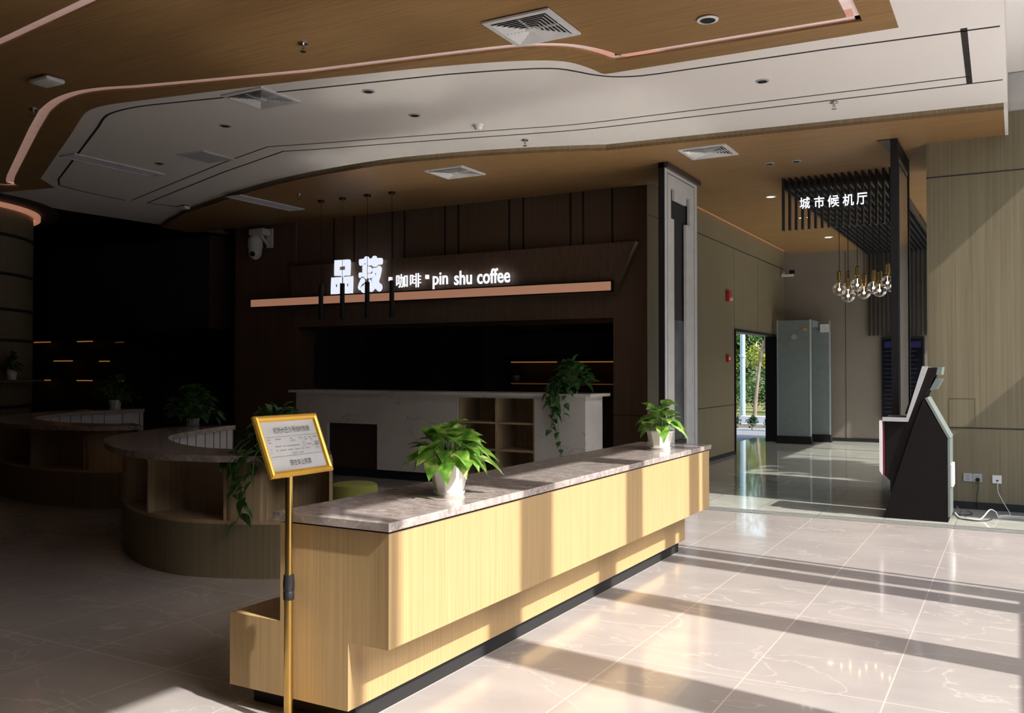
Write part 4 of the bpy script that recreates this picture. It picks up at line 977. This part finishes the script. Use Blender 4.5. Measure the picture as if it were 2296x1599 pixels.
def pot(t, r0, r1, h, faceted=True, saucer=True, m_='pot'):
    bm = bmesh.new(); lathe(bm, [(r0*0.9, 0.012), (r0, 0.016), (r1*0.97, h-0.012), (r1*1.03, h-0.010), (r1*1.03, h), (r1*0.93, h), (r1*0.88, h-0.03)], n=10 if faceted else 24, caps=False); link('pot', bm, m_, t, not faceted)
    bm = bmesh.new(); lathe(bm, [(r1*0.9, h-0.022), (0.0, h-0.018)], n=12, caps=False); link('soil', bm, 'soil', t)
    if saucer: bm = bmesh.new(); lathe(bm, [(0.0, 0.0), (r0*1.02, 0.0), (r0*1.14, 0.018), (r0*1.06, 0.018), (r0*0.95, 0.012)], n=24, caps=False); link('saucer', bm, m_, t, True)

def pothos(loc, label, seed, n=46, h=0.15, r0=0.068, r1=0.10, spread=0.2, rise=0.16, L=0.12, m_='leaf', vines=(), grp=None, with_pot=True):
    t = thing('potted_plant', label, 'plant', loc, grp); rng = random.Random(seed)
    if with_pot: pot(t, r0, r1, h)
    st = bmesh.new(); lf = bmesh.new()
    for i in range(n):
        a = 2.399963*i + rng.uniform(-0.3, 0.3); f = (i+0.5)/n; rad = spread*math.sqrt(f)*rng.uniform(0.75, 1.1)
        zz = h + rise*(1.0-f*0.95)*rng.uniform(0.75, 1.15) + 0.01
        tip = Vector((rad*math.cos(a), rad*math.sin(a), zz)); root = Vector((0.25*r1*math.cos(a), 0.25*r1*math.sin(a), h-0.03))
        mid = root.lerp(tip, 0.5)+Vector((0, 0, 0.05))
        tube(st, spline([root, mid, tip], 3), 0.0028, 4)
        el = rng.uniform(-0.55, 0.35) if f > 0.45 else rng.uniform(0.1, 1.1)
        d = Vector((math.cos(a)*math.cos(el), math.sin(a)*math.cos(el), math.sin(el)))
        l_ = L*rng.uniform(0.75, 1.25); leaf(lf, tip, d, l_, l_*rng.uniform(0.62, 0.80), rng.uniform(0.15, 0.45), rng=rng)
    for path, dens in vines:
        pts = spline(path, 8); tube(st, pts, 0.0035, 5)
        for k in range(0, len(pts)-1, dens):
            p = Vector(pts[k]); a = rng.uniform(0, 2*PI); el = rng.uniform(-1.1, -0.1)
            d = Vector((math.cos(a)*math.cos(el), math.sin(a)*math.cos(el), math.sin(el))); l_ = L*rng.uniform(0.6, 1.0)
            leaf(lf, p, d, l_, l_*0.66, 0.3, rng=rng)
    link('stem', st, 'stem', t); link('foliage', lf, m_, t, True)
    return t
pothos((-2.36, 3.60, 0.857), 'leafy pothos in a white faceted pot on the near part of the long counter', 11, n=64, spread=0.125, rise=0.14, L=0.12)
pothos((-2.33, 6.42, 0.857), 'small pothos in a white pot at the far end of the long counter', 23, n=36, h=0.14, r0=0.075, r1=0.105, spread=0.10, rise=0.17, L=0.125)
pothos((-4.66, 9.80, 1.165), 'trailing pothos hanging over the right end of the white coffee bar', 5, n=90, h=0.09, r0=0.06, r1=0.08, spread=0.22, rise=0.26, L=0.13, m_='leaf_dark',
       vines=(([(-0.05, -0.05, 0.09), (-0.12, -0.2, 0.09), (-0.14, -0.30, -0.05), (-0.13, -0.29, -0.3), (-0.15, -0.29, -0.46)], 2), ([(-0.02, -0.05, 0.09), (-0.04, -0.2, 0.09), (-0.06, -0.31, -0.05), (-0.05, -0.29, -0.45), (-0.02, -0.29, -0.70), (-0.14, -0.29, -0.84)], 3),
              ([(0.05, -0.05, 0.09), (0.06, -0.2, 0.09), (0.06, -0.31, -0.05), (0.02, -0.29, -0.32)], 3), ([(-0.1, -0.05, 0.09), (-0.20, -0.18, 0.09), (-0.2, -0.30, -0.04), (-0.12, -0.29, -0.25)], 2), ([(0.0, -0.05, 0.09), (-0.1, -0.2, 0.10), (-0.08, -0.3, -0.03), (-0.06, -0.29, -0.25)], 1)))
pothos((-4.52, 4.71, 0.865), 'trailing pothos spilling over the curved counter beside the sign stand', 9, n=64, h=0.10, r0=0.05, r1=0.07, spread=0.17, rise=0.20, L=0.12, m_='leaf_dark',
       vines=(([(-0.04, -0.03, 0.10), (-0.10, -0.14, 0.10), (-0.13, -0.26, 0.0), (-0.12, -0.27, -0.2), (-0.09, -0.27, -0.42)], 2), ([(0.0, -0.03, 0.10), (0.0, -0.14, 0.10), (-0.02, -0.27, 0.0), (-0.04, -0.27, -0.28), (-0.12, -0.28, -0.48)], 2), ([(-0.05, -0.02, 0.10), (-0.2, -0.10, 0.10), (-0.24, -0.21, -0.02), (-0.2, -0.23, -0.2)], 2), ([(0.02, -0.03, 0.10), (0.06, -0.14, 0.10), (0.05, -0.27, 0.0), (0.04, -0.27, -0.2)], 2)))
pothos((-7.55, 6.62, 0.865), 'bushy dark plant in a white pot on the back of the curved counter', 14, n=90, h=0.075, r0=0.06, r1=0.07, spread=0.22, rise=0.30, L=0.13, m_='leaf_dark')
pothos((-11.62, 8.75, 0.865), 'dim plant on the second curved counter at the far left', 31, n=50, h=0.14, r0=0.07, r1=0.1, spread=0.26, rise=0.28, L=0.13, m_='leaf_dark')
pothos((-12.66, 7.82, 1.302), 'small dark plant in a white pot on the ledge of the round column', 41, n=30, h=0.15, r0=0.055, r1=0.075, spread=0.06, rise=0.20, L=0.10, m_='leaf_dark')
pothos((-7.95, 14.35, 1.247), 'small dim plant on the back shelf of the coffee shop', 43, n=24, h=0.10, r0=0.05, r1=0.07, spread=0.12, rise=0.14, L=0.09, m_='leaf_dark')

# ================================================================ OUTSIDE
ground = struct(BX('ground', 'grass', -80, 60, -30, 90, -0.30, -0.14)); ground['label'] = 'grassy ground outside'
BX('pavement', 'paving', -26, -1.0, 19.6, 22.8, -0.14, -0.02, ground)
BX('road', 'asphalt', -40, 20, 24.4, 27.8, -0.14, -0.02, ground)
BX('kerb', 'kerb', -40, 20, 27.8, 28.4, -0.14, 0.0, ground)
BX('kerb', 'kerb', -40, 20, 24.1, 24.4, -0.14, 0.0, ground)
BX('bounce_paving', 'bounce_paving', 1.3, 5.5, -10, 24, -0.14, -0.04, ground)  # out of view; narrow and pale to bounce light onto the near ceiling
BX('street', 'asphalt', 5.5, 24, -30, 24, -0.14, -0.05, ground)  # unseen dark ground, added to limit light bounced to the far left
nb = struct(BX('low_sky_block', 'dark_panel', 24, 30, -40, 60, -0.14, 14.0)); nb['label'] = 'unseen dark block added to cut off low sky light'  # added out of view to keep low sky light off the left side
can = struct(BX('trim_1', 'white_ceil', -9.0, -4.46, 14.95, 20.4, 2.62, 2.75)); can['label'] = 'white canopy outside the hall doorway'
BX('canopy_edge', 'grey_panel', -9.0, -4.46, 20.4, 20.5, 2.30, 2.75, can)
def crown(name, label, cat, base, trunk_h, tr, blobs, mleaf, seed, n=900, ls=0.2, grp=None, lean=(0, 0)):
    t = thing(name, label, cat, base, grp); rng = random.Random(seed)
    bm = bmesh.new(); tube(bm, spline([(0, 0, 0), (lean[0]*0.4, lean[1]*0.4, trunk_h*0.5), (lean[0], lean[1], trunk_h)], 4), [tr*(1-0.5*k/8) for k in range(9)], 8)
    for cx, cy, cz, rx, rz in blobs: tube(bm, [(lean[0], lean[1], trunk_h*0.85), (cx*0.7, cy*0.7, cz*0.8+trunk_h*0.2), (cx, cy, cz)], [tr*0.5, tr*0.3, tr*0.1], 5)
    link('trunk', bm, 'bark', t, True)
    bm = bmesh.new()
    for k in range(n):
        cx, cy, cz, rx, rz = blobs[k % len(blobs)]
        u = Vector((rng.gauss(0, 1), rng.gauss(0, 1), rng.gauss(0, 1))).normalized()*rng.random()**0.4
        p = Vector((cx+u.x*rx, cy+u.y*rx, cz+u.z*rz)); a = rng.uniform(0, 2*PI); b = rng.uniform(-0.9, 0.9)
        d = Vector((math.cos(a)*math.cos(b), math.sin(a)*math.cos(b), math.sin(b))); s = d.cross(Vector((rng.random()-0.5, rng.random()-0.5, 1))).normalized()
        l_ = ls*rng.uniform(0.6, 1.3)
        bm.faces.new([bm.verts.new(p), bm.verts.new(p+d*l_*0.5+s*l_*0.3), bm.verts.new(p+d*l_), bm.verts.new(p+d*l_*0.5-s*l_*0.3)])
    link('foliage', bm, mleaf, t)
    return t
t = thing('lamp_post', 'pale blue lamp post across the road outside the doorway', 'lamp post', (-7.72, 29.0, -0.14))
bm = bmesh.new(); tube(bm, [(0, 0, 0), (0, 0, 9.0)], [0.085, 0.075], 18); link('shaft', bm, 'pole', t, True)
bm = bmesh.new(); lathe(bm, [(0.13, 0.0), (0.13, 0.04), (0.10, 0.10)], n=18); link('foot', bm, 'pole', t, True)
bm = bmesh.new(); lathe(bm, [(0.095, 1.98), (0.10, 2.0), (0.10, 2.05), (0.095, 2.07)], n=18); link('collar', bm, 'pole', t, True)
G = 'trees across the road'
crown('tree', 'young tree with pale propped trunk right of the lamp post', 'tree', (-7.42, 29.25, -0.14), 2.55, 0.07, [(0.5, 0.3, 3.1, 0.55, 0.4), (1.0, 0.3, 3.0, 0.6, 0.35)], 'tree_leaf_deep', 2, 900, 0.16, G, (0.28, 0.1))
crown('bush', 'yellow green bush behind the propped tree', 'bush', (-8.75, 36.5, -0.14), 0.9, 0.08, [(0, 0, 2.1, 1.0, 0.6), (0.5, 0.2, 1.7, 0.6, 0.5)], 'tree_leaf_yellow', 3, 2200, 0.13, G)
crown('bush', 'yellow green bush at the left edge of the doorway view', 'bush', (-11.2, 37.5, -0.14), 0.8, 0.08, [(0.2, 0, 1.9, 0.8, 0.6)], 'tree_leaf_yellow', 13, 1600, 0.13, G)
for x, y, hh, mm, lb in ((-11.6, 41.5, 6.5, 'tree_leaf', 'tall green tree far behind the lamp post on the left'), (-13.9, 47.5, 8.0, 'tree_leaf_deep', 'leftmost tall deep green tree across the road'), (-9.9, 45.0, 7.0, 'tree_leaf', 'tall green tree far behind on the right of the doorway view'), (-11.9, 52, 8.5, 'tree_leaf_deep', 'tall deep green tree straight behind the lamp post')):
    crown('tree', lb, 'tree', (x, y, -0.14), hh*0.45, 0.14, [(0, 0, hh*0.75, 1.35, 1.9), (0.35, -0.5, hh*0.5, 1.2, 1.4), (-0.35, 0.3, hh*0.5, 1.2, 1.4), (0.1, -0.3, hh*0.26, 1.3, 1.4)], mm, 20+int(-x), 8000, 0.24, G)
for x, y, s_, mm, lb in ((-9.2, 31.8, 1.0, 'tree_leaf', 'leafy shrub left of the lamp post'), (-8.15, 33.9, 1.05, 'tree_leaf', 'leafy shrub with red flowers right of the lamp post'), (-6.3, 32.4, 1.0, 'tree_leaf_deep', 'dark leafy shrub at the right of the doorway view')):
    q = crown('shrub', lb, 'shrub', (x, y, -0.14), 0.5, 0.04, [(0, 0, 0.85*s_, 0.75, 0.75*s_), (0.45, -0.2, 0.7*s_, 0.5, 0.55*s_), (-0.45, 0, 0.7*s_, 0.5, 0.55*s_)], mm, 40+int(-x), 2600, 0.11, 'shrubs across the road')
    if mm == 'tree_leaf' and x > -8:
        for fx_, fz_ in ((0.05, 1.05), (0.42, 0.95), (0.68, 1.05), (-0.3, 0.8), (0.3, 0.75)):
            bm = bmesh.new(); bmesh.ops.create_icosphere(bm, subdivisions=2, radius=0.042); bmesh.ops.translate(bm, verts=bm.verts[:], vec=(fx_, -0.74, fz_)); link('flower', bm, 'flower', q, True)
ordn = ('leftmost', 'second', 'third', 'middle', 'fifth', 'sixth', 'rightmost')
for i in range(7):
    crown('hedge_plant', ordn[i]+' low border plant outside the doorway, counted from the left', 'plant', (-6.45+i*0.42, 21.9, -0.02), 0.12, 0.012, [(0, 0, 0.2, 0.15, 0.13), (0.04, 0, 0.38 if i % 3 == 0 else 0.26, 0.08, 0.1)], 'tree_leaf_deep', 60+i, 260, 0.07, 'low border plants outside the doorway')
# trees on the sunny side, whose crowns shade the hall floor
crown('tree', 'tree outside the glazed side', 'tree', (5.6, 12.6, -0.04), 6.4, 0.12, [(0, -0.2, 7.5, 0.9, 0.75), (-0.3, 0.6, 7.9, 0.7, 0.5), (0.4, -0.7, 7.0, 0.5, 0.4)], 'tree_leaf', 71, 1500, 0.3)
